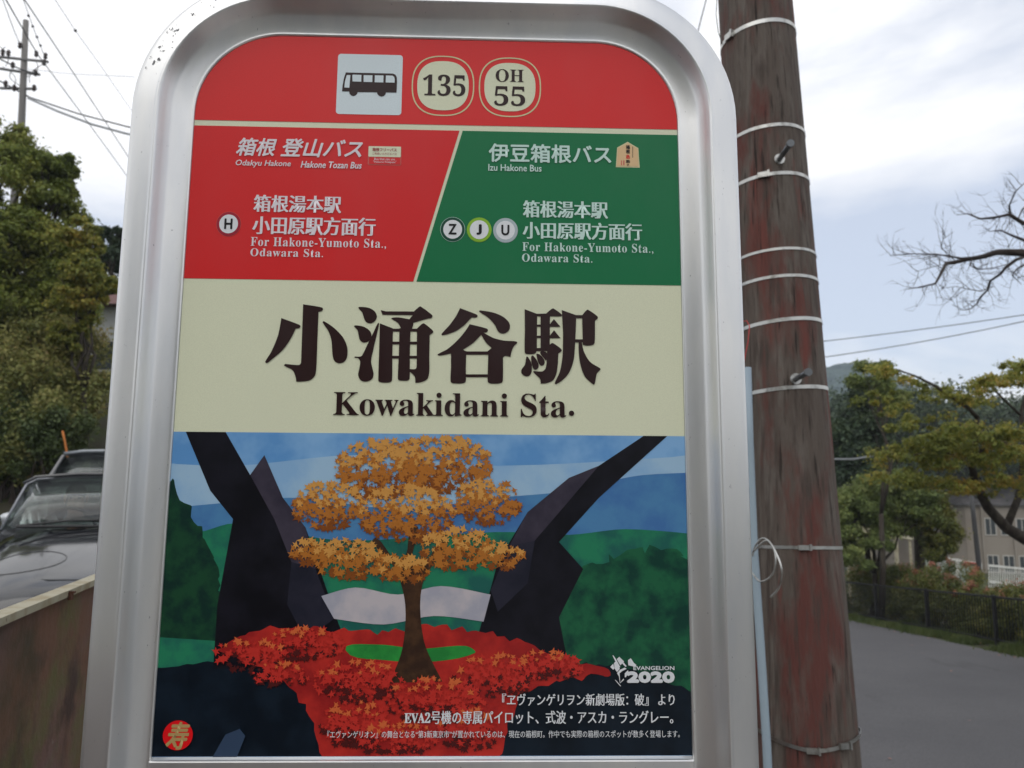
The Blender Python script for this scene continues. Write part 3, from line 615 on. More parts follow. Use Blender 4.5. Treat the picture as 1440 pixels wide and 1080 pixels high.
# ------------------------------------------------------------------ foliage helpers
def leaves(name, centres, radii, per, size, m, parent=None, seed=1, shell=.55, up=.5, aspect=.55, flatten=1.0):
    r = np.random.default_rng(seed); C = np.array(centres, float); R = np.array(radii, float)
    if R.ndim == 1: R = R[:, None] * np.array([1, 1, flatten])
    n = len(C) * per; C = np.repeat(C, per, 0); R = np.repeat(R, per, 0)
    d = r.normal(size=(n, 3)); d /= np.linalg.norm(d, axis=1)[:, None]
    rr = shell + (1 - shell) * r.random(n) ** .6; rr *= 1 + .38 * r.normal(size=n) * (r.random(n) < .5)
    P = C + d * R * rr[:, None]
    nrm = d * .6 + r.normal(size=(n, 3)) * .6 + np.array([0, 0, up]); nrm /= np.linalg.norm(nrm, axis=1)[:, None]
    a = r.normal(size=(n, 3)); a -= nrm * (a * nrm).sum(1)[:, None]; a /= np.linalg.norm(a, axis=1)[:, None]; b = np.cross(nrm, a)
    s = size * (.6 + .8 * r.random(n))[:, None]
    V = np.stack([P - a * s * .5, P + b * s * aspect * .5 + nrm * s * .08, P + a * s * .5, P - b * s * aspect * .5 + nrm * s * .08], 1).reshape(-1, 3)
    if parent is not None: V = V - np.array(parent.location)
    i0 = np.arange(n) * 4; Fq = np.stack([i0, i0 + 1, i0 + 2, i0, i0 + 2, i0 + 3], 1).reshape(-1, 3)
    o = link(name, quick_mesh(V, Fq, 3), m, parent); return o
def limb_pts(a, b, bend=.12, n=5, r=random):
    a, b = Vector(a), Vector(b); L_ = (b - a).length; return [a + (b - a) * (i / n) + (Vector((r.uniform(-1, 1), r.uniform(-1, 1), r.uniform(0, 1))) * L_ * bend * math.sin(math.pi * i / n)) for i in range(n + 1)]
GRN = {
 'maple': leafmat('green_maple_leaves', [(.07, .10, .018, 0), (.15, .19, .032, .4), (.26, .28, .055, .72), (.36, .31, .07, 1)]),
 'bank': leafmat('bank_leaves', [(.08, .11, .028, 0), (.19, .205, .055, .4), (.30, .27, .085, .75), (.38, .25, .12, 1)]),
 'cherry': leafmat('yellowing_cherry_leaves', [(.08, .10, .02, 0), (.18, .21, .04, .4), (.34, .30, .055, .75), (.50, .28, .06, 1)], .4),
 'dark': leafmat('dark_evergreen_leaves', [(.016, .034, .018, 0), (.034, .062, .028, .5), (.07, .095, .03, 1)], .15),
 'mid': leafmat('mid_green_leaves', [(.065, .10, .028, 0), (.15, .20, .055, .5), (.27, .29, .09, 1)]),
 'azalea': leafmat('azalea_leaves', [(.035, .05, .012, 0), (.11, .13, .024, .5), (.25, .20, .04, 1)], .2),
 'bloom': leafmat('reddish_shoots', [(.22, .08, .05, 0), (.42, .16, .10, .6), (.55, .28, .18, 1)]),
 'grass': leafmat('grass_blades', [(.04, .065, .018, 0), (.08, .11, .03, .6), (.15, .16, .06, 1)])}
def tree(name, base, blobs, m, label, cat='tree', group=None, per=900, size=.09, seed=1, trunk_r=.15, sub=14, shell=.5, limbs=True, bark=BARK, flatten=.75):
    """blobs: [(centre, radius)] main masses of the crown; each is broken into sub clumps with leaves"""
    rn = random.Random(seed); t = empty(name, base); tag(t, label, cat, group)
    cs, rs = [], []
    for c_, R in blobs:
        for i in range(sub):
            d = Vector((rn.gauss(0, 1), rn.gauss(0, 1), rn.gauss(0, 1))).normalized() * R * rn.uniform(.35, .98)
            cs.append(tuple(Vector(c_) + Vector((d.x, d.y, d.z * .8)))); rs.append(R * rn.uniform(.2, .42))
    leaves('crown', cs, rs, per, size, m, t, seed, shell, flatten=flatten)
    if limbs:
        mb = MB(); b = Vector((0, 0, 0)); top = sum((Vector(c_) for c_, R in blobs), Vector()) / len(blobs) - Vector(base)
        fork = top * .45; mb.tube([b, fork * .5 + Vector((.05, 0, 0)), fork], [trunk_r, trunk_r * .8, trunk_r * .65], 10)
        mb.build('trunk', bark, t, smooth=True)
        mb = MB()
        for c_, R in blobs:
            e = Vector(c_) - Vector(base); p = limb_pts(fork, e, .1, 5, rn); mb.tube(p, [trunk_r * .5 * (1 - i / 7) for i in range(6)], 6)
            for i in range(4):
                e2 = e + Vector((rn.uniform(-1, 1), rn.uniform(-1, 1), rn.uniform(-.4, 1))) * R * .8
                mb.tube(limb_pts(p[3], e2, .1, 4, rn), [trunk_r * .2 * (1 - j / 6) for j in range(5)], 5)
        mb.build('limbs', bark, t, smooth=True)
    return t

# ------------------------------------------------------------------ right: far hill, wood, trees
HV = []; nx, ny = 220, 60
sil = [(900, 512), (1080, 506), (1165, 522), (1195, 516), (1230, 520), (1262, 536), (1300, 560), (1345, 577), (1400, 590), (1440, 600), (1560, 615), (1800, 640)]
def hill_top(px):
    for (a, b), (c_, d) in zip(sil, sil[1:]):
        if a <= px <= c_: return b + (d - b) * (px - a) / (c_ - a)
    return sil[-1][1] if px > 1800 else sil[0][1]
for j in range(ny):
    for i in range(nx):
        px = 900 + 900 * i / (nx - 1); v = j / (ny - 1); Yb = 420
        top = at(px, hill_top(px), Yb); x = top.x; y = Yb - 150 * (1 - v) ** 1.0; z = gz(90) + (top.z - gz(90)) * (math.sin(v * math.pi / 2) ** .9)
        bmp = noise.noise(Vector((x / 7, y / 7, z / 7))) * 2.2 + noise.noise(Vector((x / 2.6, y / 2.6, z / 2.6))) * 1.2 + noise.noise(Vector((x / 30, y / 30, 3))) * 4 * (1 - v)
        HV.append((x * (y / Yb), y, z + bmp * .9))
for i in range(nx):
    px = 900 + 900 * i / (nx - 1); top = at(px, hill_top(px), 420); HV.append((top.x * 1.25, 560, gz(90)))
Fq = np.array([(j * nx + i, j * nx + i + 1, (j + 1) * nx + i + 1, (j + 1) * nx + i) for j in range(ny) for i in range(nx - 1)])
HILLM = mat('wooded_hill', (.075, .115, .115), .95, 0, .1, [((.045, .075, .085), (.16, .16, .16), .42, .58, 6), ((.075, .11, .075), (.5, .5, .5), .55, .75, 4)], ((.5, .5, .5), .9, 2))
tag(link('far_hill', quick_mesh(np.array(HV), Fq, 4), HILLM, smooth=False), kind='structure')
# distant wood below the hill
rn = random.Random(5)
wc = []; wr = []
for i in range(150):
    px = rn.uniform(1150, 1500); Y = rn.uniform(70, 120); y_ = rn.uniform(585, 700) if rn.random() < .8 else rn.uniform(575, 610); p = at(px, y_, Y); wc.append(tuple(p)); wr.append(rn.uniform(2.0, 3.8))
tag(leaves('distant_wood', wc, wr, 1100, .42, GRN['dark'], None, 11, .6, flatten=.85), 'dark mass of distant woodland below the hill, right of the pole', 'woodland', kind='stuff')

def T(px, py, Y): return tuple(at(px, py, Y))
tree('evergreen_tree', (at(1222, 700, 34).x, 34, gz(34)), [(T(1222, 560, 34), 1.0), (T(1212, 600, 34), 1.5), (T(1232, 640, 34), 1.9), (T(1200, 660, 34), 1.7), (T(1185, 620, 34), 1.1), (T(1225, 695, 34), 1.9), (T(1185, 700, 34), 1.6)],
     GRN['dark'], 'tall dark evergreen tree just right of the pole, against the far hill', 'tree', None, 950, .16, 21, .28, 16)
tree('leafy_tree', (at(1235, 800, 23).x, 23, gz(23)), [(T(1228, 530, 23), .65), (T(1250, 560, 23), .55)], GRN['mid'], 'small pale green tree top rising over the dark evergreen', 'tree', None, 700, .085, 22, .10, 12)
tree('leafy_tree', (at(1225, 850, 24).x, 24, gz(24)), [(T(1200, 700, 24), .8), (T(1240, 690, 24), .8), (T(1280, 690, 24), .7), (T(1210, 735, 24), .85), (T(1262, 722, 24), .8), (T(1300, 722, 24), .55), (T(1188, 765, 24), .7), (T(1228, 762, 23.5), .45), (T(1205, 785, 23), .4)],
     GRN['mid'], 'bushy green tree above the hedge, directly right of the pole', 'tree', None, 900, .085, 23, .10, 14)
tree('dark_shrub_tree', (at(1312, 850, 24).x, 24, gz(24)), [(T(1312, 735, 24), .75), (T(1318, 765, 24), .6), (T(1300, 705, 24), .55)], GRN['azalea'], 'dark rounded tree standing against the beige building corner', 'tree', None, 900, .08, 24, .09, 14)

# cherry: trunk outside the frame on the right, limbs hand laid, drooping yellow green sprays
cb = empty('cherry_tree', (at(1530, 900, 13).x, 13, gz(13)))
tag(cb, 'spreading cherry tree with yellowing leaves and a dark leaning limb at the right edge', 'tree')
O = Vector(cb.location)
def relt(pts, mb, r0, r1, n=8):
    p = [Vector(T(*q)) - O for q in pts]; k = len(p); mb.tube(p, [r0 + (r1 - r0) * i / (k - 1) for i in range(k)], n)
tk = MB(); tk.tube([Vector((0, 0, 0)), Vector(T(1522, 860, 13)) - O, Vector(T(1500, 800, 13)) - O, Vector(T(1470, 770, 13)) - O], [.2, .17, .14, .12], 12); tk.build('trunk', BARK, cb, smooth=True)
lb = MB()
relt([(1472, 772, 13), (1440, 757, 13), (1415, 742, 12.9), (1390, 715, 12.8), (1375, 688, 12.7), (1366, 655, 12.6), (1372, 620, 12.5), (1375, 585, 12.5)], lb, .11, .03)
relt([(1375, 588, 12.5), (1360, 572, 12.4), (1335, 556, 12.3), (1310, 540, 12.2), (1285, 528, 12.1), (1262, 520, 12)], lb, .035, .01, 6)
relt([(1372, 640, 12.5), (1385, 628, 12.6), (1410, 622, 12.8), (1445, 640, 13), (1480, 650, 13)], lb, .03, .05, 6)
relt([(1370, 645, 12.5), (1345, 640, 12.4), (1315, 632, 12.2), (1285, 640, 12)], lb, .03, .01, 6)
relt([(1415, 742, 12.9), (1432, 700, 13.2), (1440, 640, 13.4), (1436, 580, 13.5), (1450, 530, 13.6)], lb, .07, .025, 6)
relt([(1436, 585, 13.5), (1410, 560, 13.3), (1390, 540, 13.2), (1370, 530, 13)], lb, .025, .01, 6)
lb.build('limbs', BARK, cb, smooth=True)
rn = random.Random(8); cs = []; rs = []
def spray(px0, py0, px1, py1, w, n, Y=12.5, r0=.06, r1=.19):
    for i in range(int(n * 1.9)):
        t = rn.random(); cs.append(T(px0 + (px1 - px0) * t + rn.gauss(0, w), py0 + (py1 - py0) * t + rn.gauss(0, w * .55), Y + rn.uniform(-1, 1))); rs.append(rn.uniform(r0, r1) * rn.choice((.7, 1, 1.1)))
spray(1225, 516, 1300, 540, 8, 12); spray(1300, 545, 1375, 570, 9, 12); spray(1360, 550, 1460, 520, 11, 20); spray(1400, 530, 1440, 510, 8, 8)
spray(1330, 600, 1450, 612, 12, 24); spray(1290, 620, 1380, 610, 12, 20); spray(1240, 640, 1350, 630, 12, 22); spray(1300, 650, 1400, 645, 13, 24)
spray(1390, 625, 1480, 645, 14, 24); spray(1235, 668, 1330, 680, 11, 16); spray(1340, 680, 1400, 690, 10, 8); spray(1400, 670, 1470, 690, 12, 10); spray(1225, 560, 1290, 600, 12, 9)
leaves('crown', cs, rs, 95, .055, GRN['cherry'], cb, 31, .1, up=.8, flatten=.62)

# unseen trees added behind the viewer, darkening what the glossy sign and frame mirror
kw = dict(per=170, size=.30, sub=16, trunk_r=.2, shell=.4)
for i, (x_, h_, lab) in enumerate(((-13, 9.5, 'unseen broad tree added far left behind the viewpoint'), (-8.5, 10, 'unseen tall dark tree added behind the viewpoint, left of the pavement'), (-4.5, 9, 'unseen dark tree added directly behind the viewpoint'), (-.5, 7.5, 'unseen rounded tree added behind the viewpoint beside the pavement'), (5.5, 4.6, 'unseen low tree added across the road behind the viewpoint'), (9.5, 4.2, 'unseen low tree added at the far side of the road behind the viewpoint'))):
    y_ = -13.5 - (i % 2) * 1.5; g_ = gz(y_); tree('unseen_tree', (x_, y_, g_), [((x_, y_, g_ + h_ * .78), h_ * .26), ((x_ - 1.2, y_, g_ + h_ * .55), h_ * .24), ((x_ + 1.3, y_, g_ + h_ * .5), h_ * .25), ((x_, y_, g_ + h_ * .3), h_ * .24)], GRN['mid'], lab, 'tree', None, seed=70 + i, **kw)

# bare tree, top right
bt = empty('bare_tree', (at(1640, 900, 9).x, 9, gz(9))); tag(bt, 'leafless tree whose bare branches reach in from the upper right edge', 'tree'); O = Vector(bt.location)
tk = MB(); tk.tube([Vector((0, 0, 0)), Vector(T(1620, 700, 9)) - O, Vector(T(1580, 480, 9)) - O, Vector(T(1520, 390, 9)) - O], [.16, .13, .10, .06], 10); tk.build('trunk', BARK, bt, smooth=True)
br = MB(); guides = []
def c5(x, y): return (1000 + x / 3.27, 330 + y / 3.27)
def c4(x, y): return (1000 + x / 3.27, y / 3.27)
for pts, r0, r1 in (([(1520, 390), (1480, 362), c5(1440, 82), c5(1380, 78), c5(1320, 84), c5(1240, 102), c5(1170, 112), c5(1120, 122), c5(1080, 132), c5(1062, 165), c5(1048, 195), c5(1030, 225), c5(960, 240), c5(905, 245)], .05, .004),
                    ([c5(1240, 102), c5(1150, 104), c5(1080, 100), c5(1040, 85), c5(1000, 86), c5(930, 85), c5(880, 96), c5(820, 94)], .013, .003),
                    ([c5(1440, 100), c5(1400, 112), c5(1360, 150), c5(1330, 178), c5(1290, 215), c5(1270, 250), c5(1240, 290), c5(1220, 320), c5(1190, 340), c5(1160, 345), c5(1112, 320)], .02, .003),
                    ([c5(1290, 235), c5(1240, 262), c5(1180, 250), c5(1120, 238), c5(1060, 250)], .007, .002), ([c5(1200, 112), c5(1190, 140), c5(1240, 160), c5(1300, 150), c5(1370, 130)], .007, .004),
                    ([c5(1450, 130), c5(1410, 155), c5(1380, 190), c5(1420, 225)], .012, .003), ([c5(1480, 40), c5(1430, 20), c5(1380, 5), c5(1330, -20), c5(1280, -15)], .02, .004),
                    ([c4(1480, 1040), c4(1430, 1020), c4(1370, 990), c4(1300, 1000), c4(1240, 1002), c4(1185, 985), c4(1135, 988)], .028, .003), ([c4(1370, 990), c4(1375, 940), c4(1400, 885), c4(1440, 840)], .012, .004),
                    ([c4(1480, 930), c4(1430, 960), c4(1410, 1010), c4(1440, 1060)], .012, .004), ([c5(1120, 122), c5(1060, 60), c5(1070, 20), c5(1110, -10)], .006, .002), ([c5(1045, 108), c5(1045, 140), c5(1000, 155), c5(940, 172)], .006, .002)):
    P = [Vector(T(x, y, 9 - .6 * math.sin(i * .7))) - O for i, (x, y) in enumerate(pts)]; k = len(P)
    P = [p + Vector((rn.uniform(-1, 1), rn.uniform(-1, 1), rn.uniform(-1, 1))) * .012 for p in P]
    br.tube(P, [r0 + (r1 - r0) * i / (k - 1) for i in range(k)], 6); guides.append((P, r0, r1))
tw = MB()
def twig(p, d, ln, r, lv):
    q = [p]; n = 4
    for i in range(n):
        d = (d + Vector((rn.uniform(-1, 1), rn.uniform(-1, 1), rn.uniform(-.7, 1))) * .32).normalized(); q.append(q[-1] + d * ln / n)
    tw.tube(q, [r * (1 - i / (n + 1.5)) for i in range(n + 1)], 4)
    if lv:
        for i in range(rn.randint(2, 4)):
            j = rn.randint(1, n); twig(q[j], (d + Vector((rn.uniform(-1, 1), rn.uniform(-.6, .6), rn.uniform(-1, 1))) * 1.1).normalized(), ln * rn.uniform(.35, .65), r * .6, lv - 1)
for P, r0, r1 in guides:
    for i in range(1, len(P)):
        for _ in range(3):
            p = P[i - 1].lerp(P[i], rn.random()); d = (P[i] - P[i - 1]).normalized(); s = rn.choice((-1, 1))
            twig(p, (d * .5 + Vector((-d.z * s, rn.uniform(-.5, .5), d.x * s))).normalized(), rn.uniform(.12, .34), .0035, 1)
br.build('branch', TWIG, bt, smooth=True); tag(tw.build('twigs', TWIG, bt), kind='stuff')

# ------------------------------------------------------------------ black roadside fence, hedge, grass
FX = 10.25
fence = empty('metal_fence', (FX, 12, gz(12))); tag(fence, 'black metal bar fence along the far side of the road on the right', 'fence'); FO = Vector(fence.location)
def fp(Y, h): return Vector((FX + .12 * math.sin(Y * .2), Y, gz(Y) + h)) - FO
Ys = [11.9 + 2.7 * i for i in range(9)]
for h, nm_ in ((1.0, 'top_rail'), (.12, 'bottom_rail')):
    m_ = MB()
    for a, b in zip(Ys, Ys[1:]): m_.bar(fp(a, h), fp(b, h), .045, .04)
    m_.build(nm_, DARKM, fence)
pm = MB().box((0, 0, .53), (.07, .07, 1.06)).mesh('post'); bm_ = MB().box((0, 0, 0), (.014, .014, .86)).mesh('baluster')
for a in Ys: o = link('post', pm, DARKM, fence); o.location = fp(a, -.02)
Y = 12.0
while Y < Ys[-1]:
    if all(abs(Y - a) > .06 for a in Ys): o = link('baluster', bm_, DARKM, fence); o.location = fp(Y, .56)
    Y += .105
# shrubs behind the fence
rn = random.Random(12)
hedge_labels = ['shrub at the right edge behind the fence, tall and dense', 'shrub with many red tipped shoots behind the fence near the right edge', 'low spot of the hedge behind the fence, below the thin dark post', 'yellowish shrub behind the fence with dark stems showing',
                'shrub behind the fence below the white glass railing', 'rounded reddish shrub behind the middle of the fence', 'green shrub behind the fence near the pergola posts', 'dark shrub behind the fence just right of the wooden pole', 'shrub at the far end of the fence beside the pole']
for i in range(9):
    Y = 13.2 + i * 1.55 + rn.uniform(-.2, .2); h = [1.85, 1.75, 1.42, 1.32, 1.2, 1.7, 1.5, 1.65, 1.7][i]; x = FX + .95
    b = (x, Y, gz(Y)); s = empty('azalea_shrub', b); tag(s, hedge_labels[i], 'shrub', 'azalea shrubs in the hedge behind the fence')
    cs = []; rs = []; tops = []
    for j in range(46):
        px_, py_, pz_ = rn.uniform(-.62, .8), rn.uniform(-.85, .85), rn.uniform(.15, 1.0) * h; k_ = 1 - .3 * (py_ / .85) ** 2
        cs.append((x + px_, Y + py_, gz(Y) + pz_ * k_ - .1)); rs.append(rn.uniform(.17, .28))
        if pz_ > .72 * h: tops.append((x + px_, Y + py_, gz(Y) + pz_ * k_ + .05))
    leaves('foliage', cs, rs, 360, .055, GRN['azalea'], s, 40 + i, .35)
    while len(tops) < 8: tops.append((x + rn.uniform(-.6, .5), Y + rn.uniform(-.8, .8), gz(Y) + h))
    sh_ = leaves('red_shoots', tops[:16], [rn.uniform(.07, .15) for _ in tops[:16]], 110 if i in (0, 1, 5, 4) else 35, .05, GRN['bloom'], s, 60 + i, .3, up=1.2); tag(sh_, kind='stuff')
    m_ = MB()
    for j in range(7): m_.tube(limb_pts((rn.uniform(-.2, .2), rn.uniform(-.3, .3), 0), (rn.uniform(-.5, .5), rn.uniform(-.7, .7), h * .8), .1, 4, rn), [.018, .014, .01, .007, .004], 5)
    m_.build('stems', TWIG, s)
def blades(name, xf, Yr, n, hgt, m, seed, label):
    r = np.random.default_rng(seed); Y = r.uniform(*Yr, n); X = xf(r, n, Y); cl = np.array([noise.noise(Vector((x * 1.2, y * .9, 4))) for x, y in zip(X, Y)])
    keep = cl > -.12; X, Y, cl = X[keep], Y[keep], cl[keep]; n = len(X); Z = -.36 - .06 * Y; h = hgt * (.5 + r.random(n)) * (.6 + cl * 1.4)
    a = r.uniform(0, 6.28, n); dx, dy = np.cos(a) * .012, np.sin(a) * .012; lx, ly = r.normal(0, .04, n), r.normal(0, .04, n)
    V = np.stack([np.stack([X - dx, Y - dy, Z - .02], 1), np.stack([X + dx, Y + dy, Z - .02], 1), np.stack([X + lx, Y + ly, Z + h], 1)], 1).reshape(-1, 3)
    return tag(link(name, quick_mesh(V, np.arange(3 * n).reshape(-1, 3), 3), m), label, 'grass', kind='stuff')
blades('grass', lambda r, n, Y: FX - .18 + r.normal(0, .22, n), (11.5, 32), 42000, .13, GRN['grass'], 3, 'strip of short green weeds along the foot of the black fence')
# fallen leaves on the road
r = np.random.default_rng(77); n = 70; X = r.uniform(2, 9.8, n); X[:40] = 10.1 - abs(r.normal(0, .5, 40)); Y = r.uniform(6, 22, n)
P = np.stack([X, Y, np.array([road_z(x, y) for x, y in zip(X, Y)]) + .012], 1); a = r.uniform(0, 6.28, n)
u = np.stack([np.cos(a), np.sin(a), a * 0 - .05], 1) * .025; v = np.stack([-np.sin(a), np.cos(a), a * 0 + .2], 1) * .016
tag(link('fallen_leaves', quick_mesh(np.stack([P - u, P + v, P + u, P - v], 1).reshape(-1, 3), np.arange(4 * n).reshape(-1, 4), 4), GRN['bloom']), 'scattered small fallen leaves on the grey road', 'leaves', kind='stuff')

# ------------------------------------------------------------------ beyond the hedge: pergola, glass railing, white fence, posts, building
WHT = mat('white_painted_steel', (.70, .70, .66), .5, 0, .4, [((.5, .48, .42), (4, 4, 4), .55, .75, 4)])
CREAMP = mat('cream_painted_timber', (.55, .50, .36), .6, 0, .3, [((.35, .30, .2), (5, 5, 5), .5, .7, 4)])
pg = empty('pergola', (at(1259, 860, 27).x, 27, gz(27))); tag(pg, 'cream timber shelter frame with flat beams behind the hedge right of the pole', 'pergola'); O = Vector(pg.location)
pm_ = lambda px, py, Y: Vector(T(px, py, Y)) - O
for (px, Y, y0, w_) in ((1259, 27, 753, .10), (1279, 28.5, 756, .07), (1224, 27.5, 742, .07), (1190, 29, 738, .07)):
    m_ = MB(); top = pm_(px, y0, Y); m_.box((top.x, top.y, (top.z + gz(Y) - O.z) / 2), (w_, w_, top.z - (gz(Y) - O.z))); m_.build('post', CREAMP, pg)
for a, b in (((1178, 736, 27.2), (1242, 747, 27.2)), ((1252, 751, 27), (1282, 757, 28.5)), ((1180, 742, 29.2), (1280, 757, 28.6))):
    MB().bar(pm_(*a), pm_(*b), .12, .12).build('beam', CREAMP, pg)
for i in range(6):
    MB().bar(pm_(1182 + i * 12, 737 + i * 2, 26.9), pm_(1184 + i * 12, 741 + i * 2, 29.4), .05, .08).build('rafter', CREAMP, pg)
gr = empty('glass_railing', (at(1340, 860, 28).x, 28, gz(28))); tag(gr, 'white framed railing with frosted glass panels above the hedge', 'railing'); O = Vector(gr.location)
FROST = mat('frosted_glass_panel', (.42, .47, .44), .35, 0, .5, [((.33, .39, .33), (3, 3, 3), .4, .6, 4)])
rp = [(1295, 780, 818, 28.6), (1309, 781, 821, 28.3), (1346, 788, 828, 27.8), (1378, 793, 834, 27.3)]
for px, ya, yb, Y in rp: MB().bar(pm_(px, ya - 2, Y), pm_(px, yb + 14, Y), .09, .09).build('post', WHT, gr)
for (a, b) in zip(rp, rp[1:]):
    A, B, Cc, D = pm_(a[0], a[1], a[3]), pm_(b[0], b[1], b[3]), pm_(a[0], a[2], a[3]), pm_(b[0], b[2], b[3])
    MB().bar(A, B, .08, .07).build('top_rail', WHT, gr); MB().bar(Cc, D, .06, .06).build('bottom_rail', WHT, gr)
    m_ = MB(); q = Vector((0, .02, 0)); m_.add([A, B, D, Cc, A + q, B + q, D + q, Cc + q], [(0, 1, 2, 3), (7, 6, 5, 4), (0, 4, 5, 1), (1, 5, 6, 2), (2, 6, 7, 3), (3, 7, 4, 0)]); m_.build('glass_panel', FROST, gr)
wf = empty('white_fence', (at(1410, 860, 30).x, 30, gz(30))); tag(wf, 'white slatted fence at the right edge beyond the hedge', 'fence'); O = Vector(wf.location)
for a, b in (((1390, 795, 29), (1500, 806, 29)), ((1390, 818, 29), (1500, 829, 29))): MB().bar(pm_(*a), pm_(*b), .06, .07).build('rail', WHT, wf)
for i in range(34): MB().bar(pm_(1391 + i * 3.2, 796 + i * .32, 29.05), pm_(1391 + i * 3.2, 826 + i * .32, 29.05), .035, .02).build('slat', WHT, wf)
rb = MB().bar(at(1356, 790.5, 27.55), at(1374, 792.5, 27.3), .03, .04); tag(rb.build('red_rail_cover', mat('red_plastic', (.5, .04, .03), .5)), 'short red strip lying along the top of the white railing', 'strip')
def slim(name, pts, r, m, label, cat):
    b = Vector(T(*pts[-1])); return tag(MB().tube([T(*p) for p in pts], r, 8).build(name, m, smooth=True), label, cat)
slim('lamp_post', [(1366, 694, 26), (1369, 725, 26), (1376, 790, 26), (1379, 880, 26)], [.06, .07, .08, .08], mat('dark_post_paint', (.04, .04, .042), .6), 'slim dark post standing before the beige building, right of the white railing', 'post')
slim('tree', [(1288, 660, 25), (1291, 730, 25), (1294, 800, 25), (1296, 880, 25)], [.1, .14, .16, .17], BARK, 'dark upright tree stem left of the white railing', 'tree')

BY = 72
bl = empty('school_building', (at(1400, 850, BY).x, BY, gz(BY))); tag(bl, 'old beige two storey building with grey roof and window rows, at the right edge', 'building'); O = Vector(bl.location)
BEI = mat('beige_render', (.30, .265, .22), .9, 0, .2, [((.24, .20, .16), (.6, .6, .25), .45, .7, 6)]); ROOF = mat('grey_roof', (.11, .105, .105), .8, 0, .2, [((.16, .15, .15), (1, 1, 1), .4, .6, 5)])
cA = Vector(T(1356, 708, BY)); gl = gz(BY)
uB = Vector((.93, -.36, 0)).normalized(); vB = Vector((-uB.y * -1, 0, 0)); vB = Vector((.36, .93, 0)).normalized() * 1
eav = cA.z; corner = Vector((cA.x, cA.y, 0)); LB, WB = 26.0, 10.0
lft = Vector((-.50, .866, 0))
def bp_(u_, v_, z_): return corner + uB * u_ + lft * v_ + Vector((0, 0, z_)) - O
fl = [bp_(0, 0, 0), bp_(LB, 0, 0), bp_(LB, WB, 0), bp_(0, WB, 0)]
wv = [Vector((p.x, p.y, gl - O.z - 1)) for p in fl] + [Vector((p.x, p.y, eav - O.z)) for p in fl]
MB().add(wv, [(0, 1, 5, 4), (1, 2, 6, 5), (2, 3, 7, 6), (3, 0, 4, 7), (4, 5, 6, 7)]).build('wall', BEI, bl)
rv = [bp_(-.6, -.6, eav + .02), bp_(LB + .6, -.6, eav + .02), bp_(LB + .6, WB + .6, eav + .02), bp_(-.6, WB + .6, eav + .02), bp_(4, WB / 2, eav + 1.7), bp_(LB - 4, WB / 2, eav + 1.7)]
rv2 = [v + Vector((0, 0, -.18)) for v in rv[:4]]
MB().add(rv + rv2, [(0, 1, 5, 4), (1, 2, 5), (2, 3, 4, 5), (3, 0, 4), (6, 7, 1, 0), (7, 8, 2, 1), (8, 9, 3, 2), (9, 6, 0, 3), (9, 8, 7, 6)]).build('roof', ROOF, bl)
GLD = mat('dim_window_glass', (.05, .06, .065), .12, 0, .6); FRW = mat('pale_window_frame', (.5, .48, .43), .6)
nrm = Vector((uB.y, -uB.x, 0)); nrm = nrm if nrm.y < 0 else -nrm
for row, zc_ in enumerate((eav - 2.0, eav - 5.2)):
    for i in range(19):
        u_ = 1.9 + i * 1.2; c_ = bp_(u_, 0, zc_) + nrm * .03; rot = Matrix((uB, -nrm, Vector((0, 0, 1)))).transposed()
        m_ = MB()
        for (dx, dz, w_, h_) in ((0, .72, .90, .08), (0, -.72, .90, .08), (-.41, 0, .08, 1.36), (.41, 0, .08, 1.36), (0, 0, .06, 1.36)): m_.box(c_ + rot @ Vector((dx, 0, dz)), (w_, .1, h_), rot)
        f_ = m_.build('window', FRW, bl)
        for s in (-1, 1):
            m_ = MB().box(c_ + rot @ Vector((s * .20, 0, 0)) + nrm * -.01, (.34, .03, 1.36), rot); m_.build('pane', GLD, f_)
for i in range(10):
    u_ = 1.3 + i * 2.4; MB().box(bp_(u_, 0, (eav + gl) / 2) + nrm * .08, (.22, .22, eav - gl - .1), Matrix((uB, -nrm, Vector((0, 0, 1)))).transposed()).build('pilaster', BEI, bl)

# wires on the right
def wire(name, pts, r, label, m=WIREM, seg=10, sagz=0):
    P = [Vector(T(*p)) for p in pts]
    if len(P) == 2: P = [P[0].lerp(P[1], i / seg) - Vector((0, 0, sagz * 4 * (i / seg) * (1 - i / seg))) for i in range(seg + 1)]
    return tag(MB().tube(P, r, 5).build(name, m, smooth=True), label, 'wire')
wire('overhead_wire', [(1040, 492, 30), (1560, 424, 26)], .016, 'upper of the two overhead wires crossing the sky right of the pole', sagz=.12)
wire('overhead_wire', [(1040, 516, 30), (1560, 424, 25)], .016, 'lower of the two overhead wires crossing the sky right of the pole', sagz=.25)
wire('grey_cable', [(1120, 640, 24), (1172, 646, 24), (1200, 646, 24), (1240, 639, 24)], .035, 'thick grey cable passing in front of the dark evergreen tree', mat('grey_cable_sheath', (.2, .21, .22), .5))
wire('overhead_wire', [(1003, -60, 8), (993, 0, 8), (985, 30, 8), (975, 70, 8)], .006, 'short overhead wire between the sign top and the wooden pole')

# ------------------------------------------------------------------ left: upper road, wall, cars, bank, trees
UZ = .52
def wl(Y): return -.457 - .264 * Y
hz = 1.42
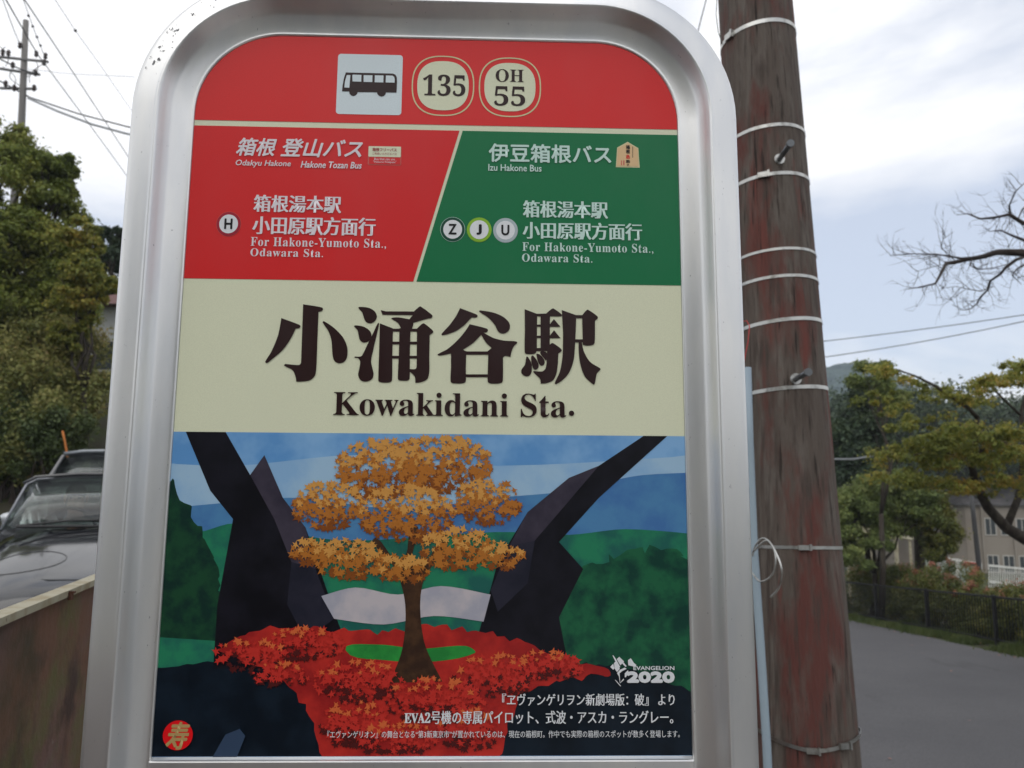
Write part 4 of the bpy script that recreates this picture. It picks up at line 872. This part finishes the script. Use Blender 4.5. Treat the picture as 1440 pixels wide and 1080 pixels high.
# parapet wall between the two roads
pw = empty('roadside_wall', (wl(1.6), 1.6, gz(1.6))); tag(pw, 'rust brown mossy roadside wall with a pale metal edge strip, below the black car', 'wall'); O = Vector(pw.location)
WALLM = mat('rust_brown_wall', (.12, .060, .036), .85, 0, .25, [((.115, .072, .068), (1.6, 1.6, 2.6), .42, .60, 7), ((.080, .088, .026), (2.6, 2.6, 3.6), .54, .68, 7), ((.05, .028, .020), (5, 5, 5), .55, .66, 7), ((.022, .028, .012), (1.1, 1.1, 1.8), .54, .66, 7), ((.16, .14, .12), (60, 60, 60), .74, .78, 2)], ((14, 14, 14), .35, .02))
EDGM = mat('pale_edge_strip', (.36, .33, .24), .55, .3, .4, [((.25, .20, .11), (18, 18, 18), .45, .68, 6), ((.10, .055, .03), (40, 40, 40), .66, .74, 4)], ((80, 80, 80), .3, .002))
dirw = Vector((-.264, 1, 0)).normalized(); nw = Vector((dirw.y, -dirw.x, 0))       # nw points to the right-hand side
pW = lambda Y, off, z: Vector((wl(Y), Y, z)) + nw * off - O
YA, YB = -1.5, 9.0; n = 60; m_ = MB(); vs = []
for i in range(n + 1):
    Y = YA + (YB - YA) * i / n; dent = .006 * noise.noise(Vector((Y * 2.3, 0, 0)))
    for off, z in ((dent, gz(Y) - .1), (dent * 1.6, .3), (dent, .8), (dent * .5, hz - .012), (-.012, hz - .012), (-.012, gz(Y) - .1)): vs.append(pW(Y, off, z))
m_.add(vs, [(6 * i + j, 6 * (i + 1) + j, 6 * (i + 1) + (j + 1) % 6, 6 * i + (j + 1) % 6) for i in range(n) for j in range(6)] + [(0, 1, 2, 3, 4, 5), tuple(6 * n + j for j in range(6))[::-1]])
m_.build('wall_body', WALLM, pw)
m_ = MB(); vs = []
for i in range(n + 1):
    Y = YA + (YB - YA) * i / n; w1 = .0015 * noise.noise(Vector((Y * 6, 3, 0)))
    for off, z in ((.024, hz - .013 + w1), (.025, hz), (-.004, hz + .001), (-.004, hz - .010), (.018, hz - .011), (.018, hz - .013 + w1)): vs.append(pW(Y, off, z))
m_.add(vs, [(6 * i + j, 6 * (i + 1) + j, 6 * (i + 1) + (j + 1) % 6, 6 * i + (j + 1) % 6) for i in range(n) for j in range(6)])
m_.build('edge_strip', EDGM, pw)
for Y in (1.56, 3.2, 4.9):
    MB().box(pW(Y, .028, hz - .010), (.006, .010, .016)).box(pW(Y, .030, hz - .004), (.010, .008, .004)).build('rusty_clip', mat('rust', (.08, .03, .015), .9), pw)
# upper road sheet and bank ground
UX = [-60, -30, -20, -14, -10, -8, -6, -5, -4, -3, -2.4]
def upz(x, y):
    b = max(0, y - 15.0 - .15 * (x + 4)); return UZ + min(b * .55, 7) + .003 * math.sin(x * 3) * math.sin(y * 2.2)
V = []; rows = [-6, -3, 0, 2, 4, 6, 8, 9.5, 11, 13, 14.5, 15.4, 16.4, 18, 20, 24, 30, 40, 70]; cols = 16
for y in rows:
    xe = wl(min(max(y, -1.5), 9.0)) - .02 if y <= 9 else wl(9) - .02 - (y - 9) * .27
    for j in range(cols): x = xe - (60 * (j / (cols - 1)) ** 2); V.append((x, y, upz(x, y)))
V = np.array(V); Fq = np.array([(i * cols + j + 1, i * cols + j, (i + 1) * cols + j, (i + 1) * cols + j + 1) for i in range(len(rows) - 1) for j in range(cols - 1)])
Froad = Fq[:10 * (cols - 1)]; Fbank = Fq[10 * (cols - 1):]
tag(link('upper_road', quick_mesh(V, Froad, 4), ASPH, smooth=True), kind='structure')
tag(link('bank_ground', quick_mesh(V, Fbank, 4), SOIL, smooth=True), kind='structure')
# retaining face under the edge beyond the wall
RB = MB(); rr = [9, 11, 11.6, 12.4, 13.4, 15, 17, 20, 24, 30, 40, 70]
for a, b in zip(rr, rr[1:]):
    xa, xb = wl(9) - .1 - (a - 9) * .27, wl(9) - .1 - (b - 9) * .27
    RB.add([(xa, a, gz(a) - .1), (xb, b, gz(min(b, 90)) - .1), (xb, b, upz(xb, b)), (xa, a, upz(xa, a))], [(0, 1, 2, 3)])
tag(RB.build('bank_edge', SOIL), kind='structure')

# --- vehicles on the upper road
def loft(secs, name, m, parent, sub=2, closed_ends=True):
    """secs: list of rings (lists of points) of equal length, open half profiles mirrored in x"""
    vs = []; k = len(secs[0]); 
    for s in secs: vs += [Vector(p) for p in s] + [Vector((-p[0], p[1], p[2])) for p in s[::-1][1:]]
    kk = 2 * k - 1; f = [(i * kk + j, i * kk + j + 1, (i + 1) * kk + j + 1, (i + 1) * kk + j) for i in range(len(secs) - 1) for j in range(kk - 1)]
    if closed_ends: f += [tuple(range(kk))[::-1], tuple((len(secs) - 1) * kk + j for j in range(kk))]
    o = MB().add(vs, f).build(name, m, parent, smooth=True)
    sm = o.modifiers.new('s', 'SUBSURF'); sm.levels = sub; sm.render_levels = sub; return o
def carpaint(name, col): return mat(name, col, .10, .0, .8, [(tuple(min(1, c * 1.5 + .004) for c in col), (3, 3, 3), .4, .6, 3)], None, .25)
TYRE = mat('tyre_rubber', (.015, .015, .016), .8); RIM = mat('alloy_rim', (.45, .46, .47), .35, .9); CGL = glassmat('car_glass', (.78, .84, .81)); TRIM = mat('black_trim', (.012, .012, .013), .5); LAMP = mat('lamp_lens', (.5, .52, .54), .08, .3, .6)
def wheel(parent, x, y, r=.29):
    s = 1 if x > 0 else -1; t_ = MB().tube([(x - s * .09, y, r), (x - s * .06, y, r), (x + s * .06, y, r), (x + s * .09, y, r)], [r * .9, r, r, r * .9], 28).build('wheel', TYRE, parent, smooth=False)
    MB().tube([(x + s * .085, y, r), (x + s * .098, y, r)], r * .62, 20).build('rim', RIM, t_)
car = empty('black_car', (at(160, 800, 6.1).x - .14, 6.4, UZ), rad(24)); tag(car, 'low black car with a driver inside, facing the viewer left of the bus stop sign', 'car')
BP = carpaint('black_paint', (.012, .013, .016))
# front is towards -y.  rings: sill -> shoulder -> centre line
def sec(y, w, zs_, zb, zt, crown=.72): return [(w * .90, y, zs_), (w, y, zs_ + .12), (w, y, (zs_ + zb) / 2 + .03), (w * .985, y, zb - .06), (w * .88, y, zb), (w * crown * .82, y, (zb + zt) / 2 + .02), (w * .3, y, zt), (0, y, zt + .005)]
secs = [sec(-1.72, .50, .24, .40, .44), sec(-1.66, .64, .20, .48, .52), sec(-1.45, .74, .18, .55, .61), sec(-1.1, .79, .18, .66, .71), sec(-.7, .80, .18, .74, .81), sec(-.42, .80, .18, .77, .87), sec(-.1, .80, .18, .80, .82),
        sec(.6, .80, .18, .80, .80), sec(1.0, .80, .18, .82, .86), sec(1.4, .78, .2, .80, .88), sec(1.66, .70, .24, .74, .80), sec(1.74, .58, .3, .6, .64)]
body_ = loft(secs, 'body', BP, car)
dg_ = bpy.context.evaluated_depsgraph_get(); bev = body_.evaluated_get(dg_)
def skin_z(x, y):
    ok, loc_, _, _ = bev.ray_cast(Vector((x, y, 2)), Vector((0, 0, -1))); return (x, y, (loc_.z if ok else .6) + .001)
MB().tube([skin_z(.70, -.60), skin_z(.66, -1.0), skin_z(.60, -1.35), skin_z(.3, -1.52), skin_z(0, -1.55), skin_z(-.3, -1.52), skin_z(-.60, -1.35), skin_z(-.66, -1.0), skin_z(-.70, -.60)], .004, 5).build('bonnet_seam', mat('dark_seam', (.004, .004, .004), .8), car)
# windscreen, roof, pillars
wb = [(.735, -.38, .83), (.62, -.45, .845), (.35, -.51, .865), (0, -.53, .875)]; wt = [(.645, -.02, 1.150), (.57, -.045, 1.190), (.3, -.07, 1.215), (0, -.08, 1.22)]
def strip(a, b, name, m, parent, th=.006):
    A = a + [(-p[0], p[1], p[2]) for p in a[::-1][1:]]; B = b + [(-p[0], p[1], p[2]) for p in b[::-1][1:]]; k = len(A)
    o = MB().add(A + B, [(i, i + 1, k + i + 1, k + i) for i in range(k - 1)]).build(name, m, parent, smooth=True)
    sd_ = o.modifiers.new('t', 'SOLIDIFY'); sd_.thickness = th; return o
strip(wb, wt, 'windscreen', CGL, car)
strip([(.66, -.01, 1.150), (.58, -.05, 1.198), (.3, -.085, 1.225), (0, -.10, 1.23)], [(.65, .75, 1.15), (.58, .76, 1.20), (.3, .78, 1.25), (0, .78, 1.26)], 'roof', BP, car, .03)
for a, b, w_ in ((wt, wb, .022),):
    A = [Vector((p[0], p[1], p[2] + .008)) for p in wt]; full = [Vector((-p.x, p.y, p.z)) for p in A] ; line = full[::1] + A[::-1][1:]
    MB().tube([Vector((-wb[0][0], wb[0][1], wb[0][2]))] + full[:1] + full[1:] + A[::-1][1:] + [Vector(wb[0])], .011, 8).build('windscreen_frame', mat('satin_grey_trim', (.20, .21, .23), .25, .7), car, smooth=True)
strip([(.60, .76, 1.19), (.3, .79, 1.235), (0, .79, 1.245)], [(.66, 1.12, .88), (.3, 1.2, .90), (0, 1.22, .90)], 'rear_window', CGL, car)
for s in (-1, 1):
    MB().add([(s * .60, .0, 1.185), (s * .61, .74, 1.185), (s * .70, 1.05, .86), (s * .735, -.38, .83), (s * .59, .0, 1.18), (s * .60, .74, 1.18), (s * .69, 1.05, .86), (s * .725, -.38, .83)], [(0, 1, 2, 3), (7, 6, 5, 4), (0, 4, 5, 1), (2, 6, 7, 3), (0, 3, 7, 4), (1, 5, 6, 2)]).build('side_window', CGL, car)
    MB().tube([(s * .60, .74, 1.20), (s * .70, 1.1, .86)], .03, 8).build('rear_pillar', BP, car)
    m_ = MB(); m_.ball((s * .86, -.22, .90), (.10, .05, .065)); m_.tube([(s * .74, -.2, .83), (s * .86, -.2, .88)], .018, 6); m_.build('door_mirror', BP, car, smooth=True)
    # oval headlamp lid outlined by a dark seam in the bonnet
    hl = MB().tube([skin_z(s * .46 + .22 * math.cos(t_), -1.20 + .17 * math.sin(t_)) for t_ in [2 * math.pi * i / 28 for i in range(29)]], .0025, 5).build('headlight', TRIM, car)
    MB().ball((s * .50, -1.56, .47), (.12, .05, .045), 14, 8).build('lens', LAMP, hl, smooth=True)
    for y in (-1.08, 1.12): wheel(car, s * .72, y, .28)
MB().box((0, -1.72, .34), (.8, .05, .12)).build('grille', TRIM, car, bevel=.02)
MB().box((0, -1.755, .33), (.33, .012, .165)).build('number_plate', mat('plate_yellow', (.6, .5, .1), .5), car, bevel=.004)
m_ = MB()
m_.tube([(-.62, -.53, .865), (-.3, -.55, .90), (.05, -.54, .905)], .009, 6); m_.tube([(0, -.55, .88), (.3, -.55, .905), (.60, -.50, .875)], .009, 6); m_.tube([(-.62, -.56, .86), (.62, -.56, .86)], .012, 6)
m_.build('wiper', TRIM, car)
# cabin: dashboard, wheel, seats
m_ = MB().box((0, -.18, .76), (1.3, .42, .14)); m_.build('dashboard', mat('dash_plastic', (.03, .03, .032), .6), car, bevel=.03)
for s in (-1, 1):
    m_ = MB().box((s * .33, .62, .70), (.46, .14, .75), Matrix.Rotation(rad(-12), 3, 'X')).box((s * .33, .35, .38), (.46, .5, .14)); m_.build('seat', mat('seat_cloth', (.05, .05, .055), .9), car, bevel=.04)
m_ = MB(); cw = Vector((-.34, .08, .82)); q = Matrix.Rotation(rad(-65), 3, 'X')
m_.tube([cw + q @ Vector((.18 * math.cos(a), .18 * math.sin(a), 0)) for a in [2 * math.pi * i / 24 for i in range(25)]], .014, 6); m_.build('steering_wheel', TRIM, car)
MB().tube([(0, -.12, 1.16), (0, -.14, 1.12)], .012, 6).box((0, -.14, 1.11), (.2, .03, .055)).build('rear_view_mirror', TRIM, car)
MB().box((.12, .05, 1.10), (.04, .01, .10)).build('hanging_tag', mat('paper_tag', (.55, .52, .42), .7), car)

# driver: one continuous skinned figure
def skin_body(name, joints, edges, m, parent, root=0, sub=2):
    me = bpy.data.meshes.new(name); me.from_pydata([j[0] for j in joints], edges, []); o = link(name, me, m, parent)
    md_ = o.modifiers.new('skin', 'SKIN'); md_.use_smooth_shade = True
    for i, j in enumerate(joints):
        sv = me.skin_vertices[0].data[i]; r_ = j[1]; sv.radius = (r_, r_) if not isinstance(r_, tuple) else r_; sv.use_root = (i == root)
    s_ = o.modifiers.new('sub', 'SUBSURF'); s_.levels = sub; s_.render_levels = sub; return o
SKIN = mat('skin', (.50, .29, .20), .55, 0, .4, [((.42, .22, .15), (9, 9, 9), .4, .7, 3)]); CLOTH = mat('pale_shirt', (.62, .62, .64), .9); HAIR = mat('dark_hair', (.02, .015, .012), .7)
per = empty('person', (0, 0, 0)); per.rotation_euler = (0, 0, rad(24)); tag(per, 'driver in a pale shirt with dark hair, behind the black car windscreen', 'person')
per.location = Matrix.Translation(car.location) @ Matrix.Rotation(rad(24), 4, 'Z') @ Vector((-.33, .34, .375))
J = [((0, 0, .05), (.17, .12)), ((0, .02, .22), (.15, .11)), ((0, .0, .40), (.19, .11)), ((0, -.01, .50), .07), ((0, -.03, .565), .052), ((0, -.045, .63), (.070, .080)), ((0, -.045, .71), (.073, .088)),
     ((.18, -.02, .46), .062), ((.22, -.16, .26), .046), ((.10, -.34, .36), .034), ((-.18, -.02, .46), .062), ((-.22, -.16, .26), .046), ((-.10, -.34, .36), .034),
     ((.10, -.05, .02), .095), ((.12, -.42, .06), .07), ((.12, -.55, -.25), .05), ((-.10, -.05, .02), .095), ((-.12, -.42, .06), .07), ((-.12, -.55, -.25), .05)]
Eg = [(0, 1), (1, 2), (2, 3), (3, 4), (4, 5), (5, 6), (2, 7), (7, 8), (8, 9), (2, 10), (10, 11), (11, 12), (0, 13), (13, 14), (14, 15), (0, 16), (16, 17), (17, 18)]
pb = skin_body('body', J, Eg, SKIN, per)
Js = [(j[0], (j[1][0] * 1.10, j[1][1] * 1.12) if isinstance(j[1], tuple) else j[1] * 1.18) for j in [J[0], J[1], J[2], ((0, -.01, .475), .075), J[7], ((.215, -.13, .30), .05), J[10], ((-.215, -.13, .30), .05)]]
skin_body('shirt', Js, [(0, 1), (1, 2), (2, 3), (2, 4), (4, 5), (2, 6), (6, 7)], CLOTH, per)
m_ = MB().ball((0, -.025, .715), (.084, .098, .095), 18, 12); hv = [v for v in m_.v]
m_.v = [(v[0], max(v[1], -.075 + max(0, .74 - v[2]) * 1.6), v[2]) for v in m_.v]; m_.build('hair', HAIR, per, smooth=True)
for s in (-1, 1):
    MB().ball((s * .030, -.118, .685), (.012, .008, .007), 10, 6).build('eye', TRIM, per, smooth=True)
    MB().ball((s * .077, -.04, .675), (.012, .022, .03), 10, 6).build('ear', SKIN, per, smooth=True)
    m_ = MB().ball((s * .105, -.385, .365), (.035, .045, .03), 10, 8)
    for i in range(4): m_.tube([(s * (.085 + .02 * i), -.41, .375), (s * (.085 + .02 * i), -.438, .36 - .004 * i), (s * (.085 + .02 * i), -.425, .335)], [.009, .009, .007], 6)
    m_.tube([(s * .075, -.39, .36), (s * .06, -.41, .345), (s * .058, -.425, .33)], [.011, .010, .008], 6); m_.build('hand', SKIN, per, smooth=True)
MB().add([(-.012, -.118, .655), (.012, -.118, .655), (0, -.146, .652), (0, -.12, .70)], [(0, 2, 3), (2, 1, 3), (0, 1, 2)]).build('nose', SKIN, per)
MB().ball((0, -.118, .628), (.022, .006, .005), 10, 6).build('mouth', mat('lips', (.35, .13, .11), .6), per, smooth=True)

# second vehicle behind
suv = empty('dark_suv', (at(158, 700, 12.6).x, 12.6, UZ), rad(10)); tag(suv, 'dark vehicle parked behind the black car, only its glossy upper body showing', 'car')
DP = carpaint('dark_grey_paint', (.03, .032, .036))
secs = [sec(-2.1, .66, .3, .7, .74), sec(-2.0, .80, .25, .84, .90), sec(-1.4, .86, .25, .95, 1.02), sec(-.9, .87, .25, 1.0, 1.08), sec(.5, .87, .25, 1.0, 1.05), sec(1.9, .86, .25, 1.0, 1.05), sec(2.1, .8, .3, .9, .95)]
loft(secs, 'body', DP, suv)
RT = 1.72
strip([(.72, -.85, 1.03), (.4, -.93, 1.07), (0, -.95, 1.08)], [(.60, -.30, RT - .05), (.35, -.34, RT - .02), (0, -.35, RT - .02)], 'windscreen', CGL, suv)
strip([(.64, -.33, RT - .04), (.35, -.38, RT), (0, -.39, RT + .01)], [(.64, 1.85, RT - .05), (.35, 1.88, RT), (0, 1.88, RT + .01)], 'roof', mat('silvery_roof', (.25, .27, .29), .25, .5), suv, .05)
for s in (-1, 1):
    MB().add([(s * .67, -.28, RT - .06), (s * .67, 1.8, RT - .06), (s * .80, 1.9, 1.02), (s * .80, -.8, 1.02), (s * .65, -.28, RT - .06), (s * .65, 1.8, RT - .06), (s * .78, 1.9, 1.02), (s * .78, -.8, 1.02)], [(0, 1, 2, 3), (7, 6, 5, 4), (0, 4, 5, 1), (2, 6, 7, 3), (0, 3, 7, 4), (1, 5, 6, 2)]).build('side_window', GLD, suv)
    MB().tube([(s * .77, -.86, 1.03), (s * .64, -.33, RT - .05)], .03, 8).build('pillar', DP, suv)
    for y in (-1.3, 1.3): wheel(suv, s * .78, y, .34)
    MB().ball((s * .62, -1.98, .78), (.16, .08, .08), 14, 8).build('headlight', LAMP, suv, smooth=True)
MB().box((0, .8, 1.36), (1.2, .05, .6)).build('cabin_backrest', TRIM, suv)

# bank: shrubs, trees
rn = random.Random(21)
def shrub(px, py, Y, R, kind, label, per=700, size=.075, seed=0, group='shrubs covering the bank behind the cars'):
    Y += 3.2; R *= 1.24; c_ = at(px, py, Y); b = (c_.x, c_.y, upz(c_.x, c_.y)); s = empty('bank_shrub', b); tag(s, label, 'shrub', group)
    cs = []; rs = []
    for i in range(26):
        d = Vector((rn.gauss(0, 1), rn.gauss(0, 1), rn.gauss(0, 1))).normalized() * R * rn.uniform(.3, 1)
        cs.append((c_.x + d.x, c_.y + d.y * .7, c_.z + d.z * .85)); rs.append(R * rn.uniform(.2, .38))
    leaves('foliage', cs, rs, per, size, GRN[kind], s, 100 + seed, .3)
    m_ = MB(); cr_ = c_ - Vector(b)
    for i in range(6): m_.tube(limb_pts((rn.uniform(-.2, .2), 0, 0), tuple(cr_ + Vector((rn.uniform(-.6, .6), rn.uniform(-.5, .5), rn.uniform(-.3, .5))) * R), .08, 4, rn), [.03, .025, .018, .012, .006], 5)
    m_.build('stems', TWIG, s)
SH = [(20, 640, 12.6, .75, 'bank', 'low yellowish green shrub at the foot of the bank by the left edge'), (75, 625, 12.4, .65, 'grass', 'bright grassy shrub left of the orange stake'), (118, 655, 13.0, .36, 'grass', 'grassy green shrub behind the dark vehicle, right of the orange stake'),
      (-60, 600, 12.6, 1.1, 'bank', 'shrub on the bank just outside the left edge'), (25, 560, 13.4, .95, 'bank', 'olive shrub in the middle of the bank at the left edge'), (90, 560, 13.6, .8, 'bank', 'olive and brown shrub halfway up the bank'), (70, 500, 14.2, .95, 'bank', 'rust tinged shrub high on the bank'),
      (0, 485, 14.2, 1.1, 'bank', 'dense shrub high on the bank at the left edge'), (92, 520, 14.6, .5, 'maple', 'small green shrub near the white house wall'), (-20, 540, 13.4, 1.1, 'bank', 'shaded shrub at the left edge of the bank')]
SH += [(-90, 650, 12.8, .9, 'bank', 'shrub at the foot of the bank beyond the left frame edge'), (52, 590, 12.9, .7, 'bank', 'small shrub between the two lowest shrubs by the left edge'), (48, 470, 14.6, .8, 'bank', 'brownish shrub under the big maple crown'), (75, 455, 15.2, .8, 'maple', 'greener shrub under the right side of the big maple crown'),
       (40, 520, 13.9, .8, 'bank', 'olive shrub near the middle of the bank'), (5, 610, 12.7, .8, 'grass', 'pale grassy clump at the left edge above the black car'), (20, 430, 15.5, 1.0, 'maple', 'shadowed shrub between the bank and the maple crown')]
for i, a in enumerate(SH): shrub(*a, seed=i, per=620, size=.08)
tree('maple_tree', (at(20, 700, 18.6).x, 18.6, upz(at(20, 700, 18.6).x, 15.5)),
     [(T(5, 200, 18.5), 0.89), (T(45, 235, 18.5), 0.89), (T(80, 235, 18.5), 0.45), (T(10, 290, 18.0), 1.19), (T(62, 300, 18.5), 0.89), (T(95, 268, 18.5), 0.33), (T(20, 360, 18.0), 1.19), (T(70, 350, 18.0), 0.71), (T(100, 345, 18.5), 0.43), (T(15, 430, 17.8), 1.31), (T(80, 420, 18.0), 0.89), (T(-60, 300, 18.0), 1.78), (T(-60, 430, 18.0), 1.78)],
     GRN['maple'], 'tall green maple tree filling the left edge above the bank', 'tree', None, 360, .095, 51, .16, 24, .1, flatten=.62)
tree('maple_tree', (at(128, 560, 16.5).x, 16.5, upz(at(128, 560, 16.5).x, 16.5)),
     [(T(112, 330, 16.5), .42), (T(128, 345, 16.5), .30), (T(118, 385, 16.5), .6), (T(140, 400, 16.5), .5), (T(108, 425, 16.3), .55), (T(98, 470, 16.3), .4)],
     GRN['cherry'], 'smaller yellow green maple tree beside the sign frame on the left', 'tree', None, 260, .08, 52, .08, 20, .1, flatten=.6)
tree('conifer_tree', (at(155, 560, 26).x, 26, upz(-14, 26)), [(T(157, 330, 26), .5), (T(157, 360, 26), .8), (T(156, 400, 26), 1.0), (T(160, 440, 26), 1.0)], GRN['dark'], 'dark conifer half hidden behind the left edge of the sign', 'tree', None, 600, .13, 53, .15, 12)
st = MB().tube([at(88, 606, 15.2), at(91, 620, 15.2), at(95, 642, 15.2), at(99, 672, 15.2)], .02, 6)
tag(st.build('orange_stake', mat('orange_paint', (.48, .15, .02), .6), smooth=True), 'thin orange stake standing in the bank behind the cars', 'stake')
# white house behind the bank
hx = at(150, 520, 22); hb = empty('white_house', (hx.x, hx.y, upz(hx.x, hx.y) - 1)); tag(hb, 'pale rendered house wall showing between the bank and the sign frame', 'house'); O = Vector(hb.location)
HW = mat('pale_house_render', (.52, .53, .52), .9, 0, .2, [((.42, .43, .43), (1, 1, .4), .45, .7, 5)])
a = at(126, 450, 22); b = at(260, 450, 22); zb_, zt_ = at(140, 640, 22).z, at(140, 432, 22).z
MB().box(((a.x + b.x) / 2 - O.x, 2.5, (zb_ + zt_) / 2 - O.z), (b.x - a.x, 5, zt_ - zb_)).build('wall', HW, hb)
MB().add([Vector(v) - O for v in ((a.x - .3, 21.6, zt_ + .01), (b.x + .3, 21.6, zt_ + .01), (b.x + .3, 27.4, zt_ + .01), (a.x - .3, 27.4, zt_ + .01), (a.x - .3, 24.5, zt_ + 1.1), (b.x + .3, 24.5, zt_ + 1.1))], [(0, 1, 5, 4), (2, 3, 4, 5), (1, 2, 5), (3, 0, 4), (3, 2, 1, 0)]).build('roof', mat('brown_roof', (.12, .05, .045), .8), hb)
for px in (146, 190, 225):
    q = at(px, 500, 21.97); f_ = MB().box(q - O, (.62, .05, .9)).build('window', FRW, hb); MB().box(q - O + Vector((0, -.03, 0)), (.5, .02, .78)).build('pane', GLD, f_)

# ------------------------------------------------------------------ left: distribution pole and wires
DPY = 30
top = at(36.5, 29, DPY); bot = at(27, 330, DPY)
dp = empty('distribution_pole', (bot.x - .3, DPY, 2)); tag(dp, 'grey concrete power pole with cross arms rising behind the maple at the upper left', 'utility pole'); O = Vector(dp.location)
MB().tube([Vector((0, 0, 0)), at(30, 180, DPY) - O, top - O], [.19, .135, .105], 14).build('shaft', mat('grey_pole_concrete', (.17, .16, .15), .8), dp, smooth=True)
for (a, b) in (((-20, 78, 29.9), (68, 87, 29.9)), ((-10, 95, 30), (56, 105, 30)), ((0, 124, 30), (51, 125, 30))):
    MB().bar(Vector(T(*a)) - O, Vector(T(*b)) - O, .08, .08).build('cross_arm', mat('galvanised_arm', (.13, .13, .13), .5, .6), dp)
INS = mat('brown_insulator', (.07, .05, .045), .3)
for px, py in ((4, 74), (12, 75), (51, 76), (64, 79), (28, 64), (62, 88), (48, 124), (18, 92), (50, 103), (8, 118), (20, 124)):
    p = Vector(T(px, py, 29.85)) - O; MB().tube([p + Vector((0, 0, -.13)), p + Vector((0, 0, -.05)), p, p + Vector((0, 0, .06)), p + Vector((0, 0, .14))], [.03, .085, .045, .085, .04], 10).build('insulator', INS, dp)
m_ = MB()
for k, (a, b) in enumerate((((0, 66), (10, 95)), ((10, 68), (0, 95)), ((52, 88), (40, 110)), ((66, 90), (44, 118)), ((6, 96), (22, 122)), ((20, 100), (30, 122)))):
    A, B = Vector(T(*a, 29.8)) - O, Vector(T(*b, 29.8)) - O; m_.tube([A.lerp(B, i / 8) + Vector((.25 * math.sin(i / 8 * math.pi) * (-1) ** k, -.1, 0)) for i in range(9)], .014, 5)
m_.tube([Vector(T(-6, 80, 29.8)) - O, Vector(T(30, 98, 29.8)) - O, Vector(T(56, 105, 29.8)) - O], .03, 6); m_.build('jumper_cable', WIREM, dp)
def lw(pts, r, label, m=WIREM): wire('overhead_wire', pts, r, label, m)
lw([(-10, -30, 26), (4, 0, 27), (18, 38, 28.5), (29, 65, 29.8)], .014, 'leftmost overhead wire running down to the grey power pole')
lw([(-12, -36, 12), (52, 75, 18), (115, 160, 24), (174, 241, 30), (215, 300, 34)], .013, 'long overhead wire crossing diagonally behind the grey power pole to the sign')
lw([(16, -30, 12), (35, 0, 13), (105, 105, 18), (175, 212, 24), (220, 282, 28)], .012, 'overhead wire parallel to the long diagonal one, above it')
lw([(60, -30, 14), (78, 0, 15), (106, 43, 17), (140, 90, 20), (180, 148, 24), (220, 205, 28)], .007, 'thin overhead wire with a small ball, nearest the sign')
tag(MB().ball(at(106, 43, 17), .035, 10, 8).build('wire_ball', TRIM, smooth=True), 'small dark ball on the thin wire at the upper left', 'wire marker')
lw([(26, -20, 24), (33, 0, 25), (48, 42, 27.5), (64, 83, 29.8)], .012, 'short overhead wire dropping to the right end of the cross arm')
for k, p in enumerate(((40, 22, 26.2), (46, 37, 27.2), (52, 52, 28.1), (57, 64, 28.8))): tag(MB().ball(at(*p), .05, 8, 6).build('wire_spacer', TRIM, smooth=True), ['topmost', 'second from top', 'third from top', 'lowest'][k] + ' of the four dark spacers on the short wire above the cross arm', 'wire spacer', 'dark spacers on the short wire')
lw([(-30, 100, 30), (0, 114, 30), (42, 137, 30), (110, 160, 29), (178, 178, 28), (240, 190, 27)], .03, 'thick cable bundle leaving the grey power pole toward the sign, upper strand')
lw([(40, 138, 30), (80, 156, 29), (130, 175, 28), (178, 188, 27), (240, 200, 26)], .045, 'pale thick cable bundle leaving the grey power pole, lower strand', mat('grey_bundle', (.35, .36, .38), .6))
lw([(30, 96, 60), (100, 104, 60), (190, 108, 60)], .02, 'faint level wire far behind the grey power pole', mat('pale_wire', (.4, .41, .43), .6))

# ------------------------------------------------------------------ air
hm = bpy.data.materials.new('air'); hm.use_nodes = True; t_ = hm.node_tree; t_.nodes.clear()
ou = t_.nodes.new('ShaderNodeOutputMaterial'); pv_ = t_.nodes.new('ShaderNodeVolumePrincipled')
pv_.inputs['Color'].default_value = (.86, .92, 1, 1); pv_.inputs['Density'].default_value = .0006
t_.links.new(pv_.outputs[0], ou.inputs['Volume'])
tag(MB().box((150, 150, 35), (5600, 5600, 120)).build('haze', hm), 'thin pale haze filling the air over the valley', 'haze', kind='stuff')
